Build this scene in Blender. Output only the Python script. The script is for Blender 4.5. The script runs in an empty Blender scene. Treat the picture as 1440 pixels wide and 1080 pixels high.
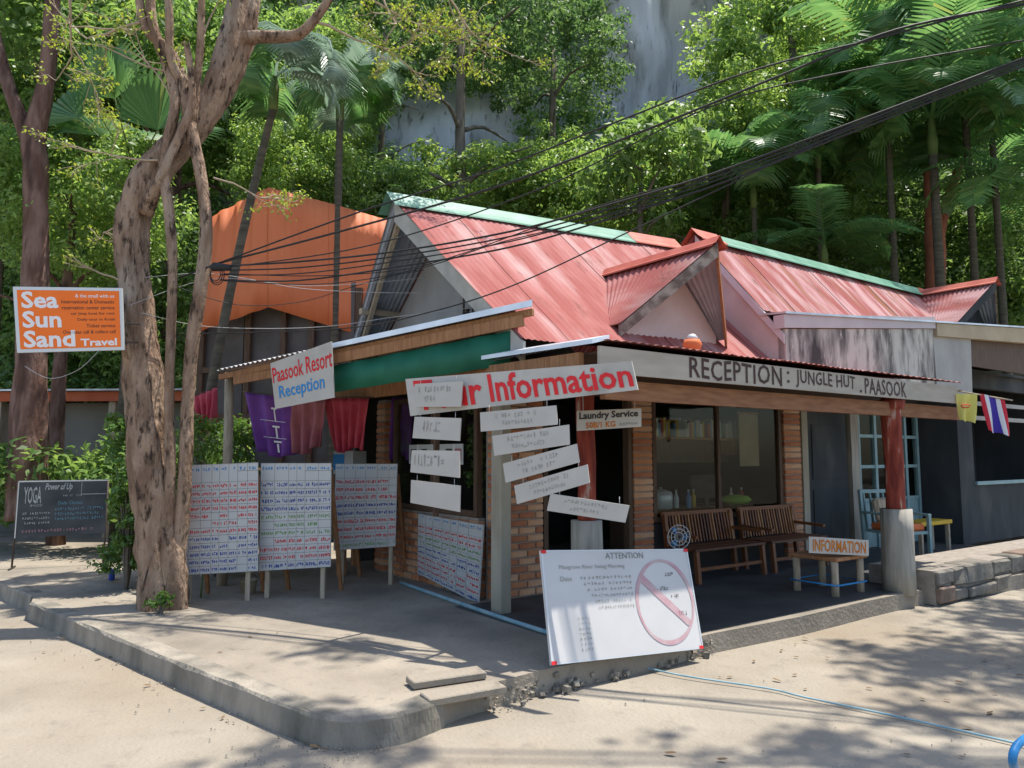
import bpy, bmesh, math, random
import numpy as np
from mathutils import Vector, Matrix, noise
R_ = math.radians
sc = bpy.context.scene
col = sc.collection
# ------------------------------------------------------------------ camera, sky, sun, exposure
FPX, HORIZ, EYE = 1050.0, 640.0, 1.6          # focal length in photo pixels, horizon row, eye height
PITCH = math.atan((HORIZ - 540) / FPX)
cam_d = bpy.data.cameras.new('camera'); cam = bpy.data.objects.new('camera', cam_d); col.objects.link(cam)
cam.location = (0, 0, EYE); cam.rotation_euler = (math.pi / 2 + PITCH, 0, 0)
cam_d.sensor_width = 36; cam_d.lens = 36 * FPX / 1440; cam_d.clip_start = .05; cam_d.clip_end = 400
sc.camera = cam
SUN_AZ = Vector((.92, .39, 0)).normalized(); SUN_EL = R_(72)
w = bpy.data.worlds.new('World'); sc.world = w; w.use_nodes = True
nt = w.node_tree; nt.nodes.clear()
sky = nt.nodes.new('ShaderNodeTexSky'); sky.sky_type = 'NISHITA'; sky.sun_disc = False
sky.sun_elevation = SUN_EL; sky.sun_rotation = math.atan2(SUN_AZ.x, SUN_AZ.y)
bg = nt.nodes.new('ShaderNodeBackground'); bg.inputs[1].default_value = .15
wo = nt.nodes.new('ShaderNodeOutputWorld')
nt.links.new(sky.outputs[0], bg.inputs[0]); nt.links.new(bg.outputs[0], wo.inputs[0])
sl = bpy.data.lights.new('sun', 'SUN'); so = bpy.data.objects.new('sun', sl); col.objects.link(so)
sl.energy = 4.0; sl.angle = R_(.6); sl.color = (1, .95, .86)
sdir = SUN_AZ * math.cos(SUN_EL) + Vector((0, 0, math.sin(SUN_EL)))
so.rotation_euler = (-sdir).to_track_quat('-Z', 'Y').to_euler(); so.location = (6, 3, 20)
vs = sc.view_settings; vs.view_transform = 'Standard'; vs.look = 'None'; vs.gamma = 1; vs.exposure = .95; vs.use_curve_mapping = False
sc.render.engine = 'CYCLES'; sc.render.resolution_x = 1024; sc.render.resolution_y = 768
sc.cycles.use_denoising = True
sc.cycles.max_bounces = 7; sc.cycles.diffuse_bounces = 4; sc.cycles.glossy_bounces = 2
sc.cycles.transmission_bounces = 4; sc.cycles.transparent_max_bounces = 6; sc.cycles.caustics_reflective = False; sc.cycles.caustics_refractive = False

# ------------------------------------------------------------------ placing helpers
def ray(px, py):
    x = (px - 720) / FPX; u = (540 - py) / FPX
    return Vector((x, math.cos(PITCH) - u * math.sin(PITCH), math.sin(PITCH) + u * math.cos(PITCH)))
def at(px, py, Y):
    d = ray(px, py); return Vector((0, 0, EYE)) + d * (Y / d.y)
def gr(px, py, z=0.0):
    d = ray(px, py); return Vector((0, 0, EYE)) + d * ((z - EYE) / d.z)
HX = Vector((.62, 5.5, 0)); HYAW = math.atan2(.584, .811)
RV = Vector((math.cos(HYAW), math.sin(HYAW), 0)); LV = Vector((-math.sin(HYAW), math.cos(HYAW), 0))
def H(a, b, z=0): return HX + RV * a + LV * b + Vector((0, 0, z))
def onplane(px, py, p0, yaw):
    n = Vector((math.sin(yaw), -math.cos(yaw), 0)); d = ray(px, py); o = Vector((0, 0, EYE))
    return o + d * ((Vector(p0) - o).dot(n) / d.dot(n))
YL = HYAW - math.pi / 2      # yaw of things facing the left-front side (local x runs along -L)
YR = HYAW                    # yaw of things facing the right-front side

# ------------------------------------------------------------------ materials
MATS = {}
def M(name, c, c2=None, scale=6.0, rough=.8, bump=0.0, stretch=None, metallic=0.0, detail=5.0, spec=.3, lo=.35, hi=.65, c3=None, s3=1.0, lo3=.55, hi3=.7, bscale=None, trans=0, c5=None, s5=9.0, lo5=.56, hi5=.72):
    if name in MATS: return MATS[name]
    m = bpy.data.materials.new(name); m.use_nodes = True; t = m.node_tree; n = t.nodes; L = t.links
    b = n['Principled BSDF']; b.inputs['Roughness'].default_value = rough; b.inputs['Metallic'].default_value = metallic
    b.inputs['Specular IOR Level'].default_value = spec
    c4 = lambda q: (q[0], q[1], q[2], 1)
    b.inputs['Base Color'].default_value = c4(c)
    if trans: b.inputs['Transmission Weight'].default_value = trans
    if c2 or bump:
        tc = n.new('ShaderNodeTexCoord'); mp = n.new('ShaderNodeMapping')
        if stretch: mp.inputs['Scale'].default_value = stretch
        L.new(tc.outputs['Object'], mp.inputs[0])
        nz = n.new('ShaderNodeTexNoise'); nz.inputs['Scale'].default_value = scale; nz.inputs['Detail'].default_value = detail
        L.new(mp.outputs[0], nz.inputs[0])
    if c2:
        cr = n.new('ShaderNodeValToRGB'); cr.color_ramp.elements[0].position = lo; cr.color_ramp.elements[1].position = hi
        cr.color_ramp.elements[0].color = c4(c); cr.color_ramp.elements[1].color = c4(c2)
        L.new(nz.outputs[0], cr.inputs[0]); out = cr.outputs[0]
        if c3:
            n3 = n.new('ShaderNodeTexNoise'); n3.inputs['Scale'].default_value = s3; n3.inputs['Detail'].default_value = 6
            L.new(mp.outputs[0], n3.inputs[0])
            r3 = n.new('ShaderNodeMapRange'); r3.inputs[1].default_value = lo3; r3.inputs[2].default_value = hi3; L.new(n3.outputs[0], r3.inputs[0])
            mx = n.new('ShaderNodeMix'); mx.data_type = 'RGBA'; L.new(r3.outputs[0], mx.inputs[0]); L.new(out, mx.inputs[6]); mx.inputs[7].default_value = c4(c3); out = mx.outputs[2]
        if c5:
            n5 = n.new('ShaderNodeTexNoise'); n5.inputs['Scale'].default_value = s5; n5.inputs['Detail'].default_value = 8; n5.inputs['Roughness'].default_value = .65; L.new(mp.outputs[0], n5.inputs[0])
            r5 = n.new('ShaderNodeMapRange'); r5.inputs[1].default_value = lo5; r5.inputs[2].default_value = hi5; L.new(n5.outputs[0], r5.inputs[0])
            m5 = n.new('ShaderNodeMix'); m5.data_type = 'RGBA'; L.new(r5.outputs[0], m5.inputs[0]); L.new(out, m5.inputs[6]); m5.inputs[7].default_value = c4(c5); out = m5.outputs[2]
        L.new(out, b.inputs['Base Color'])
    if bump:
        bp = n.new('ShaderNodeBump'); bp.inputs['Strength'].default_value = bump; bp.inputs['Distance'].default_value = .05 if bump >= .9 else .03
        if bscale:
            nb = n.new('ShaderNodeTexNoise'); nb.inputs['Scale'].default_value = bscale; nb.inputs['Detail'].default_value = 6; L.new(mp.outputs[0], nb.inputs[0]); L.new(nb.outputs[0], bp.inputs['Height'])
        else: L.new(nz.outputs[0], bp.inputs['Height'])
        L.new(bp.outputs[0], b.inputs['Normal'])
    MATS[name] = m; return m
def leafmat(name, ca, cb, rough=.42, tr=.3, cc=None):
    m = bpy.data.materials.new(name); m.use_nodes = True; t = m.node_tree; n = t.nodes; L = t.links
    b = n['Principled BSDF']; b.inputs['Roughness'].default_value = rough; b.inputs['Specular IOR Level'].default_value = .4
    g = n.new('ShaderNodeNewGeometry'); cr = n.new('ShaderNodeValToRGB')
    cr.color_ramp.elements[0].color = (*ca, 1); cr.color_ramp.elements[1].color = (*cb, 1)
    if cc:
        e = cr.color_ramp.elements.new(.93); e.color = (*cb, 1); cr.color_ramp.elements[2].color = (*cc, 1)
    L.new(g.outputs['Random Per Island'], cr.inputs[0]); L.new(cr.outputs[0], b.inputs['Base Color'])
    ts = n.new('ShaderNodeBsdfTranslucent'); hs = n.new('ShaderNodeHueSaturation'); hs.inputs['Value'].default_value = 1.8; hs.inputs['Saturation'].default_value = 1.1
    hs.inputs['Hue'].default_value = .485
    L.new(cr.outputs[0], hs.inputs['Color']); L.new(hs.outputs[0], ts.inputs[0])
    mx = n.new('ShaderNodeMixShader'); mx.inputs[0].default_value = tr
    L.new(b.outputs[0], mx.inputs[1]); L.new(ts.outputs[0], mx.inputs[2]); L.new(mx.outputs[0], n['Material Output'].inputs[0])
    MATS[name] = m; return m
ROAD = M('dusty_concrete_road', (.235, .203, .16), (.325, .285, .228), 1.1, .95, .5, None, 0, 12, .15, lo=.3, hi=.7, c3=(.24, .19, .135), s3=.45, lo3=.48, hi3=.75, bscale=40, c5=(.19, .165, .135), s5=5, lo5=.56, hi5=.8)
WALK = M('worn_concrete', (.235, .20, .157), (.325, .28, .222), 1.8, .92, .5, None, 0, 12, .2, lo=.3, hi=.7, c3=(.155, .137, .112), s3=1.0, lo3=.48, hi3=.76, bscale=30, c5=(.13, .115, .095), s5=7, lo5=.58, hi5=.78)
KERB = M('kerb_concrete', (.19, .17, .14), (.32, .28, .225), 5, .95, .7, (1, 1, .35), 0, 10, .2, c3=(.11, .105, .085), s3=3, lo3=.5, hi3=.75, bscale=30)
GROUND = M('forest_soil', (.05, .05, .025), (.09, .075, .04), 2, .95, .4)
ROCK = M('limestone_cliff', (.60, .60, .62), (.38, .38, .40), 1.1, .95, 1.0, (1, 1, .22), 0, 10, .2, c3=(.16, .155, .145), s3=.9, lo3=.55, hi3=.72, bscale=4, c5=(.09, .085, .075), s5=3.5, lo5=.58, hi5=.72)
REDROOF = M('faded_red_roof_paint', (.27, .075, .065), (.34, .13, .118), 1.4, .8, 0, (3, .7, .7), 0, 9, .15, c3=(.40, .245, .23), s3=1.3, lo3=.5, hi3=.72, lo=.4, hi=.6, c5=(.15, .06, .045), s5=3.2, lo5=.58, hi5=.74)
REDROOF2 = M('streaky_red_roof_paint', (.26, .075, .068), (.41, .24, .24), 1.5, .8, 0, (3.5, .6, .6), 0, 7, .15, c3=(.22, .09, .045), s3=1.4, lo3=.52, hi3=.7, lo=.4, hi=.6, c5=(.13, .06, .05), s5=3.4, lo5=.58, hi5=.72)
REDCAP = M('red_ridge_metal', (.38, .08, .05), (.47, .13, .09), 4, .5)
GREENCAP = M('green_ridge_metal', (.07, .20, .13), (.16, .30, .22), 3, .5, 0, None, 0, 6)
ZINC = M('zinc_corrugated', (.35, .37, .40), (.55, .57, .60), 4, .4, 0, None, .5, 6, .5)
ZINCEDGE = M('zinc_flashing', (.62, .65, .70), (.75, .77, .8), 5, .35, 0, None, .4)
UNDER = M('grey_blue_corrugated_soffit', (.30, .33, .37), (.40, .43, .46), 4, .6)
GABLE = M('grey_cement_render', (.30, .29, .275), (.37, .36, .34), 2.5, .9, .15)
VERGE = M('verge_board_grey', (.34, .32, .28), (.44, .42, .37), 5, .9)
PINKWALL = M('pinkish_render', (.45, .37, .34), (.52, .44, .41), 3, .9, .1)
STAIN = M('mould_stained_render', (.52, .48, .43), (.07, .062, .06), 1.5, .95, .1, (2.6, 2.6, .7), 0, 9, .2, lo=.42, hi=.62, c3=(.12, .105, .10), s3=4, lo3=.5, hi3=.75, c5=(.62, .58, .53), s5=7, lo5=.58, hi5=.72)
LAV = M('lavender_fascia', (.47, .41, .42), (.53, .47, .47), 3, .8)
TAN = M('tan_fascia', (.36, .29, .19), (.42, .34, .23), 3, .8)
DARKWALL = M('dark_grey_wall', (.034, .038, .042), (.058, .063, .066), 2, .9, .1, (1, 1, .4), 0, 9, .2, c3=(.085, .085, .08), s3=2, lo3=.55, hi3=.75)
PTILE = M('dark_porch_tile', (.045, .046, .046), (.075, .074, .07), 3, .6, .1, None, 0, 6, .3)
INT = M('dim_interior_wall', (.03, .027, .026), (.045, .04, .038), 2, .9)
MORTAR = M('grey_mortar', (.22, .19, .16), (.3, .26, .22), 12, .95, .4)
BRICK = M('orange_brick', (.42, .16, .07), (.52, .235, .115), 9, .9, .4, c3=(.24, .10, .06), s3=4, lo3=.5, hi3=.75)
BRICK2 = M('pale_orange_brick', (.50, .25, .13), (.56, .33, .2), 9, .9, .4)
BRICK3 = M('dark_orange_brick', (.31, .11, .055), (.4, .16, .08), 9, .9, .4)
CPOST = M('olive_cement_post', (.28, .25, .19), (.36, .33, .26), 6, .9, .3, (1, 1, .3))
CBASE = M('grey_cement_base', (.36, .33, .28), (.25, .23, .19), 5, .95, .5, (3, 3, .4), c3=(.10, .10, .07), s3=1.6, lo3=.55, hi3=.75)
REDPOST = M('flaking_red_post', (.15, .025, .016), (.29, .055, .032), 7, .85, .9, (2, 2, .4), lo=.38, hi=.62, c3=(.40, .27, .21), s3=7, lo3=.62, hi3=.70)
WOOD = M('brown_timber', (.25, .115, .05), (.36, .18, .085), 5, .8, .2, (8, 8, 1))
WOODX = M('brown_beam_timber', (.20, .085, .04), (.29, .135, .065), 4, .8, .2, (1, 7, 7))
OLDWOOD = M('weathered_timber', (.30, .24, .17), (.42, .35, .26), 6, .9, .3, (6, 6, 1))
DARKWOOD = M('dark_timber', (.07, .04, .025), (.11, .065, .04), 5, .7, 0, (6, 6, 1))
BENCHW = [M('bench_slat_%s' % k, c, c2, 4, .55, 0, (6, 6, 1), 0, 5, .4) for k, c, c2 in (('dark', (.07, .024, .012), (.10, .036, .016)), ('mid', (.14, .048, .017), (.19, .07, .024)), ('light', (.27, .12, .04), (.32, .15, .055)))]
GLASS = M('dark_window_glass', (.02, .022, .022), None, rough=.06, spec=.5)
TEAL = M('teal_frame_paint', (.18, .29, .31), (.24, .35, .36), 5, .6)
WHITEP = M('white_sign_paint', (.41, .385, .345), (.48, .45, .405), 3, .6, 0, None, 0, 6, c3=(.31, .285, .245), s3=2.2, lo3=.55, hi3=.75)
WBOARD = M('whiteboard_enamel', (.47, .455, .44), (.52, .505, .49), 2, .35)
PAPER = M('price_board_laminate', (.42, .42, .41), (.48, .48, .465), 2, .45)
FASC = M('beige_fascia_paint', (.36, .31, .25), (.42, .365, .30), 2.5, .8, 0, (1, 6, 6))
INKR = M('red_print', (.62, .02, .025), None, rough=.6)
INKB = M('blue_print', (.03, .06, .30), None, rough=.6)
INKLB = M('light_blue_print', (.03, .22, .50), None, rough=.6)
INKG = M('green_print', (.15, .30, .08), None, rough=.6)
INKK = M('black_print', (.025, .022, .022), None, rough=.6)
INKBR = M('brown_black_paint', (.05, .02, .015), None, rough=.6)
INKFAINT = M('faint_grey_marker', (.29, .275, .25), None, rough=.6)
INKGREY = M('grey_marker', (.18, .17, .16), None, rough=.6)
INKPINK = M('pink_marker_smear', (.46, .345, .345), (.44, .24, .265), 9, .6)
INKO = M('orange_yellow_paint', (.55, .20, .012), (.42, .10, .012), 14, .6)
INKW = M('white_print', (.72, .70, .68), None, rough=.6)
CHALK = M('chalk', (.55, .55, .53), (.3, .3, .3), 60, .9)
CHALKB = M('blue_chalk', (.18, .34, .42), (.1, .2, .25), 60, .9)
CHALKP = M('pink_chalk', (.5, .28, .3), (.3, .17, .18), 60, .9)
SLATE = M('blackboard_slate', (.045, .05, .055), (.085, .09, .095), 3, .8)
ORANGE = M('orange_sign_panel', (.80, .15, .01), (.83, .17, .015), 3, .5)
ALU = M('aluminium_frame', (.55, .55, .54), None, rough=.4, metallic=.3)
TARP = M('orange_wall_paint', (.52, .135, .05), (.61, .18, .07), 1.5, .65, .1, (1, 1, .4), 0, 6)
GREENT = M('green_tarpaulin', (.008, .10, .058), (.014, .13, .075), 4, .6)
PURPLE = M('purple_fabric', (.15, .045, .26), (.22, .075, .35), 4, .7)
MAUVE = M('mauve_fabric', (.30, .09, .11), (.38, .13, .15), 5, .6)
REDF = M('red_fabric', (.36, .03, .055), (.45, .06, .085), 4, .6)
PIPE = M('blue_pvc_pipe', (.17, .31, .36), (.28, .40, .43), 8, .5)
BLUEP = M('bright_blue_plastic', (.03, .22, .48), None, rough=.45)
CABLE = M('black_cable', (.022, .02, .02), None, rough=.6)
CABLEG = M('grey_cable', (.42, .41, .4), None, rough=.6)
IRON = M('dark_iron', (.04, .035, .03), (.09, .06, .045), 8, .7)
BARK = M('tan_bark', (.21, .132, .088), (.36, .25, .175), 8, .95, 1.0, (1, 1, .3), 0, 12, .15, lo=.38, hi=.62, c3=(.42, .34, .26), s3=2.2, lo3=.58, hi3=.75, bscale=34, c5=(.05, .033, .024), s5=15, lo5=.53, hi5=.64)
BARKR = M('reddish_bark', (.12, .065, .048), (.22, .135, .105), 7, .95, 1.0, (1, 1, .25), 0, 9, .15, lo=.4, hi=.6, c3=(.07, .042, .033), s3=6, lo3=.5, hi3=.66, bscale=20)
BARKG = M('grey_bark', (.085, .072, .055), (.16, .14, .115), 5, .95, .6, (1, 1, .4), bscale=12)
TWIG = M('pale_twig_bark', (.33, .25, .17), (.42, .33, .24), 6, .9)
PTRUNK = M('palm_trunk', (.06, .055, .04), (.11, .095, .07), 3, .95, .4, (1, 1, 6))
PSHAFT = M('palm_crownshaft', (.07, .12, .035), (.12, .17, .05), 3, .6)
RUST = M('terracotta', (.55, .13, .04), (.6, .17, .06), 5, .7)
GREENCUSH = M('lime_cushion', (.28, .42, .05), None, rough=.8)
YELLOWP = M('yellow_paint', (.55, .36, .02), (.48, .3, .02), 5, .6)
DEADLEAF = M('dry_leaf', (.12, .075, .04), (.2, .13, .07), 20, .9)
RUBBLE = M('broken_mortar', (.13, .12, .10), (.22, .2, .17), 9, .95, .5)
L_MID = leafmat('leaf_mid_green', (.085, .16, .042), (.19, .295, .085), tr=.5)
L_LIME = leafmat('leaf_fresh_green', (.125, .215, .05), (.25, .37, .105), tr=.5, cc=(.27, .31, .06))
L_DARK = leafmat('leaf_dark_green', (.055, .115, .038), (.13, .215, .07), .55, .45)
L_YEL = leafmat('leaf_yellow_green', (.16, .24, .04), (.28, .32, .06), .5, .4)
L_PALM = leafmat('leaf_palm_green', (.065, .155, .05), (.14, .26, .09), .4, .42, cc=(.2, .2, .05))
L_PALMG = leafmat('leaf_palm_grey_green', (.11, .165, .12), (.20, .27, .20), .35, .35)
L_HEDGE = leafmat('leaf_hedge', (.05, .12, .02), (.13, .22, .045), .45, .3)

# ------------------------------------------------------------------ object helpers
def link(o, parent=None):
    col.objects.link(o)
    if parent is not None: o.parent = parent
    return o
def tag(o, label=None, cat=None, group=None, kind=None):
    if label: o['label'] = label
    if cat: o['category'] = cat
    if group: o['group'] = group
    if kind: o['kind'] = kind
    return o
def thing(name, label, cat, loc=(0, 0, 0), rz=0, group=None):
    o = bpy.data.objects.new(name, None); o.empty_display_size = .1; link(o)
    o.location = loc; o.rotation_euler = (0, 0, rz); return tag(o, label, cat, group)
def meshobj(name, me, parent=None):
    return link(bpy.data.objects.new(name, me), parent)
def np_mesh(name, V, F, mat, smooth=False):
    V = np.asarray(V, dtype=np.float32); F = np.asarray(F, dtype=np.int32); k = F.shape[1]
    me = bpy.data.meshes.new(name); me.vertices.add(len(V)); me.vertices.foreach_set('co', V.ravel())
    me.loops.add(F.size); me.loops.foreach_set('vertex_index', F.ravel())
    me.polygons.add(len(F)); me.polygons.foreach_set('loop_start', np.arange(0, F.size, k, dtype=np.int32))
    try: me.polygons.foreach_set('loop_total', np.full(len(F), k, dtype=np.int32))
    except Exception: pass
    if smooth: me.polygons.foreach_set('use_smooth', np.ones(len(F), dtype=bool))
    me.materials.append(mat); me.update(calc_edges=True); me.validate(); return me
class MB:
    def __init__(s): s.v = []; s.f = []; s.m = []; s.sm = []
    def add(s, vs, fs, mi=0, smooth=False):
        o = len(s.v); s.v += [tuple(v) for v in vs]
        for f in fs: s.f.append([i + o for i in f]); s.m.append(mi); s.sm.append(smooth)
        return s
    def box(s, x0, x1, y0, y1, z0, z1, mi=0, M4=None):
        vs = [Vector(p) for p in ((x0, y0, z0), (x1, y0, z0), (x1, y1, z0), (x0, y1, z0), (x0, y0, z1), (x1, y0, z1), (x1, y1, z1), (x0, y1, z1))]
        if M4: vs = [M4 @ v for v in vs]
        return s.add(vs, [(0, 3, 2, 1), (4, 5, 6, 7), (0, 1, 5, 4), (1, 2, 6, 5), (2, 3, 7, 6), (3, 0, 4, 7)], mi)
    def bar(s, p, q, wx, wz, mi=0):
        p = Vector(p); q = Vector(q); d = (q - p); ln = d.length; d.normalize()
        up = Vector((0, 0, 1)) if abs(d.z) < .95 else Vector((1, 0, 0))
        x = d.cross(up).normalized(); u = x.cross(d)
        M4 = Matrix((( x.x, d.x, u.x, p.x), (x.y, d.y, u.y, p.y), (x.z, d.z, u.z, p.z), (0, 0, 0, 1)))
        return s.box(-wx / 2, wx / 2, 0, ln, -wz / 2, wz / 2, mi, M4)
    def tube(s, pts, rad, n=8, mi=0, cap=True, rough=0, seed=0, ridge=0):
        pts = [Vector(p) for p in pts]; k = len(pts)
        if not hasattr(rad, '__len__'): rad = [rad] * k
        t0 = (pts[1] - pts[0]).normalized(); ref = Vector((1, 0, 0)) if abs(t0.x) < .8 else Vector((0, 1, 0))
        x = (ref - t0 * ref.dot(t0)).normalized(); vs = []
        for i in range(k):
            t = (pts[min(i + 1, k - 1)] - pts[max(i - 1, 0)]).normalized()
            x = (x - t * x.dot(t)).normalized(); y = t.cross(x)
            for j in range(n):
                a = 2 * math.pi * j / n; r = rad[i]
                dv = x * math.cos(a) + y * math.sin(a)
                if rough:
                    q = pts[i] * 1.0; q = Vector((q.x * 1.2, q.y * 1.2, q.z * .8)) + dv * .9 + Vector((seed, 0, 0))
                    r *= 1 + rough * (noise.noise(q * 2.2) + .5 * noise.noise(q * 6))
                if ridge:
                    tw = a + .25 * i / max(1, k) * 6; q = Vector((math.cos(tw) * 2.6 + seed, math.sin(tw) * 2.6, pts[i].z * 1.1)); r *= 1 + ridge * (noise.noise(q) + .6 * noise.noise(Vector((q.x * 2.3, q.y * 2.3, q.z * 2.5))) + .35 * noise.noise(Vector((q.x * 5, q.y * 5, q.z * 7))))
                vs.append(pts[i] + dv * r)
        fs = [(i * n + j, i * n + (j + 1) % n, (i + 1) * n + (j + 1) % n, (i + 1) * n + j) for i in range(k - 1) for j in range(n)]
        if cap: fs += [tuple(range(n - 1, -1, -1)), tuple((k - 1) * n + j for j in range(n))]
        return s.add(vs, fs, mi, True)
    def prism(s, poly, d, mi=0):      # poly: list of 3-D points, d: extrusion vector
        n = len(poly); d = Vector(d); vs = [Vector(p) for p in poly] + [Vector(p) + d for p in poly]
        return s.add(vs, [tuple(range(n)), tuple(range(2 * n - 1, n - 1, -1))] + [(i, i + n, (i + 1) % n + n, (i + 1) % n) for i in range(n)], mi)
    def build(s, name, mat, parent=None, fix=True, bevel=0):
        me = bpy.data.meshes.new(name); me.from_pydata(s.v, [], s.f)
        for m in (mat if isinstance(mat, (list, tuple)) else [mat]): me.materials.append(m)
        me.polygons.foreach_set('material_index', s.m); me.polygons.foreach_set('use_smooth', s.sm)
        if fix:
            bm = bmesh.new(); bm.from_mesh(me); bmesh.ops.recalc_face_normals(bm, faces=bm.faces)
            if bevel: bmesh.ops.bevel(bm, geom=[e for e in bm.edges if len(e.link_faces) == 2 and e.calc_face_angle(0) > .6], offset=bevel, segments=1, affect='EDGES')
            bm.to_mesh(me); bm.free()
        me.update(); return meshobj(name, me, parent)
def smooth_path(pts, n=6):
    P = [Vector(p) for p in pts]; out = []
    for i in range(len(P) - 1):
        a = P[max(i - 1, 0)]; b = P[i]; c = P[i + 1]; d = P[min(i + 2, len(P) - 1)]
        for k in range(n):
            t = k / n
            out.append(.5 * ((2 * b) + (c - a) * t + (2 * a - 5 * b + 4 * c - d) * t * t + (3 * b - a - 3 * c + d) * t ** 3))
    return out + [P[-1]]
def lerp_list(v, n):
    out = []
    for i in range(len(v) - 1):
        for k in range(n): out.append(v[i] + (v[i + 1] - v[i]) * k / n)
    return out + [v[-1]]

# text as flat mesh: returns (verts 2-D normalised 0..1, faces)
TXT = {}
def text_geo(body, bold=0.0, spacing=1.0):
    key = (body, bold, spacing)
    if key in TXT: return TXT[key]
    cu = bpy.data.curves.new('t', 'FONT'); cu.body = body; cu.offset = bold; cu.resolution_u = 2; cu.space_character = spacing
    ob = bpy.data.objects.new('t', cu); col.objects.link(ob)
    me = ob.to_mesh(); vs = [v.co.copy() for v in me.vertices]; fs = [tuple(p.vertices) for p in me.polygons]; ob.to_mesh_clear()
    bpy.data.objects.remove(ob); bpy.data.curves.remove(cu)
    x0 = min(v.x for v in vs); x1 = max(v.x for v in vs); y0 = min(v.y for v in vs); y1 = max(v.y for v in vs)
    TXT[key] = ([((v.x - x0) / (x1 - x0), (v.y - y0) / max(1e-6, y1 - y0)) for v in vs], fs); return TXT[key]
class Board:
    """flat board: quad on a vertical plane (local x right, z up, facing -y), corners measured in the photograph"""
    def __init__(s, name, label, cat, px, p0, yaw, mat, thick=.015, group=None, lean=0, frame=None, parentless=True):
        pts = [onplane(x, y, p0, yaw) for x, y in px]            # TL TR BR BL
        base = Vector((sum(p.x for p in pts) / 4, sum(p.y for p in pts) / 4, min(p.z for p in pts)))
        s.e = thing(name, label, cat, base, yaw, group)
        inv = (Matrix.Translation(base) @ Matrix.Rotation(yaw, 4, 'Z')).inverted()
        s.c = [inv @ p for p in pts]; s.t = thick
        for c in s.c: c.y = 0
        mb = MB(); mb.prism([s.c[3], s.c[2], s.c[1], s.c[0]], (0, thick, 0)); s.panel = mb.build('panel', mat, s.e)
    def P(s, u, v, y=-.002):
        tl, tr, br, bl = s.c; top = tl.lerp(tr, u); bot = bl.lerp(br, u); p = bot.lerp(top, v); return Vector((p.x, y, p.z))
    def quad(s, mb, u0, v0, u1, v1, mi=0, y=-.002):
        mb.add([s.P(u0, v0, y), s.P(u1, v0, y), s.P(u1, v1, y), s.P(u0, v1, y)], [(0, 1, 2, 3)], mi)
    def u_of(s, px, py, p0, yaw):
        q = onplane(px, py, p0, yaw) - Vector(s.e.location); x = q.x * math.cos(yaw) + q.y * math.sin(yaw); xl = (s.c[0].x + s.c[3].x) / 2; xr = (s.c[1].x + s.c[2].x) / 2; return (x - xl) / (xr - xl)
    def text(s, body, mat, u0, u1, v0, v1, bold=0.0, name='lettering', y=-.004, spacing=1.0, shear=0, mb=None):
        vs, fs = text_geo(body, bold, spacing); own = mb is None
        if own: mb = MB()
        mb.add([s.P(u0 + (u1 - u0) * x + shear * (q - .5) , v0 + (v1 - v0) * q, y) for x, q in vs], fs)
        if own: return mb.build(name, mat, s.e, fix=False)
    def scribble(s, mb, rng, u0, u1, v0, v1, n, wgt=.18, mi=0, y=-.004):
        """illegible handwriting: n little glyphs made of two or three strokes"""
        cw = (u1 - u0) / n; h = v1 - v0
        for i in range(n):
            if rng.random() < .08: continue
            x = u0 + cw * i
            for k in range(rng.choice((2, 3))):
                if rng.random() < .5:
                    xx = x + cw * rng.uniform(.08, .62); s.quad(mb, xx, v0 + h * rng.uniform(0, .25), xx + cw * wgt, v1 - h * rng.uniform(0, .25), mi, y)
                else:
                    yy = v0 + h * rng.uniform(.02, .8); s.quad(mb, x + cw * .08, yy, x + cw * rng.uniform(.55, .8), yy + h * wgt, mi, y)
# ================================================================== the setting
def clear_glass():
    m = bpy.data.materials.new('clear_window_glass'); m.use_nodes = True; t = m.node_tree; n = t.nodes; L = t.links
    n.remove(n['Principled BSDF']); tr = n.new('ShaderNodeBsdfTransparent'); tr.inputs[0].default_value = (.8, .83, .82, 1)
    gl = n.new('ShaderNodeBsdfGlossy'); gl.inputs[1].default_value = .03; mx = n.new('ShaderNodeMixShader'); mx.inputs[0].default_value = .015; L.new(tr.outputs[0], mx.inputs[1]); L.new(gl.outputs[0], mx.inputs[2])
    L.new(mx.outputs[0], n['Material Output'].inputs[0]); return m
CLEAR = clear_glass()
rng = random.Random(7)
# road: a gently uneven sheet that reaches past everything
xs = np.concatenate([[-90, -50, -25], np.arange(-12, 12.01, .3), [25, 50, 90]]); ys = np.concatenate([[-60, -20, -6], np.arange(-1, 13.01, .3), [20, 40, 90]])
V = [(x, y, (.012 * noise.noise(Vector((x * .5, y * .5, 0))) - .012) if (-12 < x < 12 and -1 < y < 13) else -.02) for y in ys for x in xs]
nx = len(xs); F = [(j * nx + i, j * nx + i + 1, (j + 1) * nx + i + 1, (j + 1) * nx + i) for j in range(len(ys) - 1) for i in range(nx - 1)]
tag(meshobj('road', np_mesh('road', V, F, ROAD, True)), 'dusty pale concrete road in front of the house', kind='structure')
def HP(a, b): p = H(a, b); return (p.x, p.y)
front = [(-4.75, 7.55), (-3.6, 6.52), (-2.4, 5.46), (-1.25, 4.46), (-1.08, 4.34), (-.92, 4.29), (-.74, 4.31), (-.58, 4.42), (-.42, 4.62)]
outline = front + [(-.30, 4.78), (-.14, 4.92), HP(-.5, .02), HP(.4, -.03), HP(1.3, .03), HP(2.4, -.02), HP(3.6, .02), HP(4.9, 0), HP(9.5, -.5), HP(9.5, 5), (6, 17), (-14, 17), (-13, 13.9), (-9, 11.1), (-6.6, 9.35), (-4.95, 7.9)]
mb = MB(); mb.prism([(x, y, -.1) for x, y in outline], (0, 0, .25))
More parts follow.
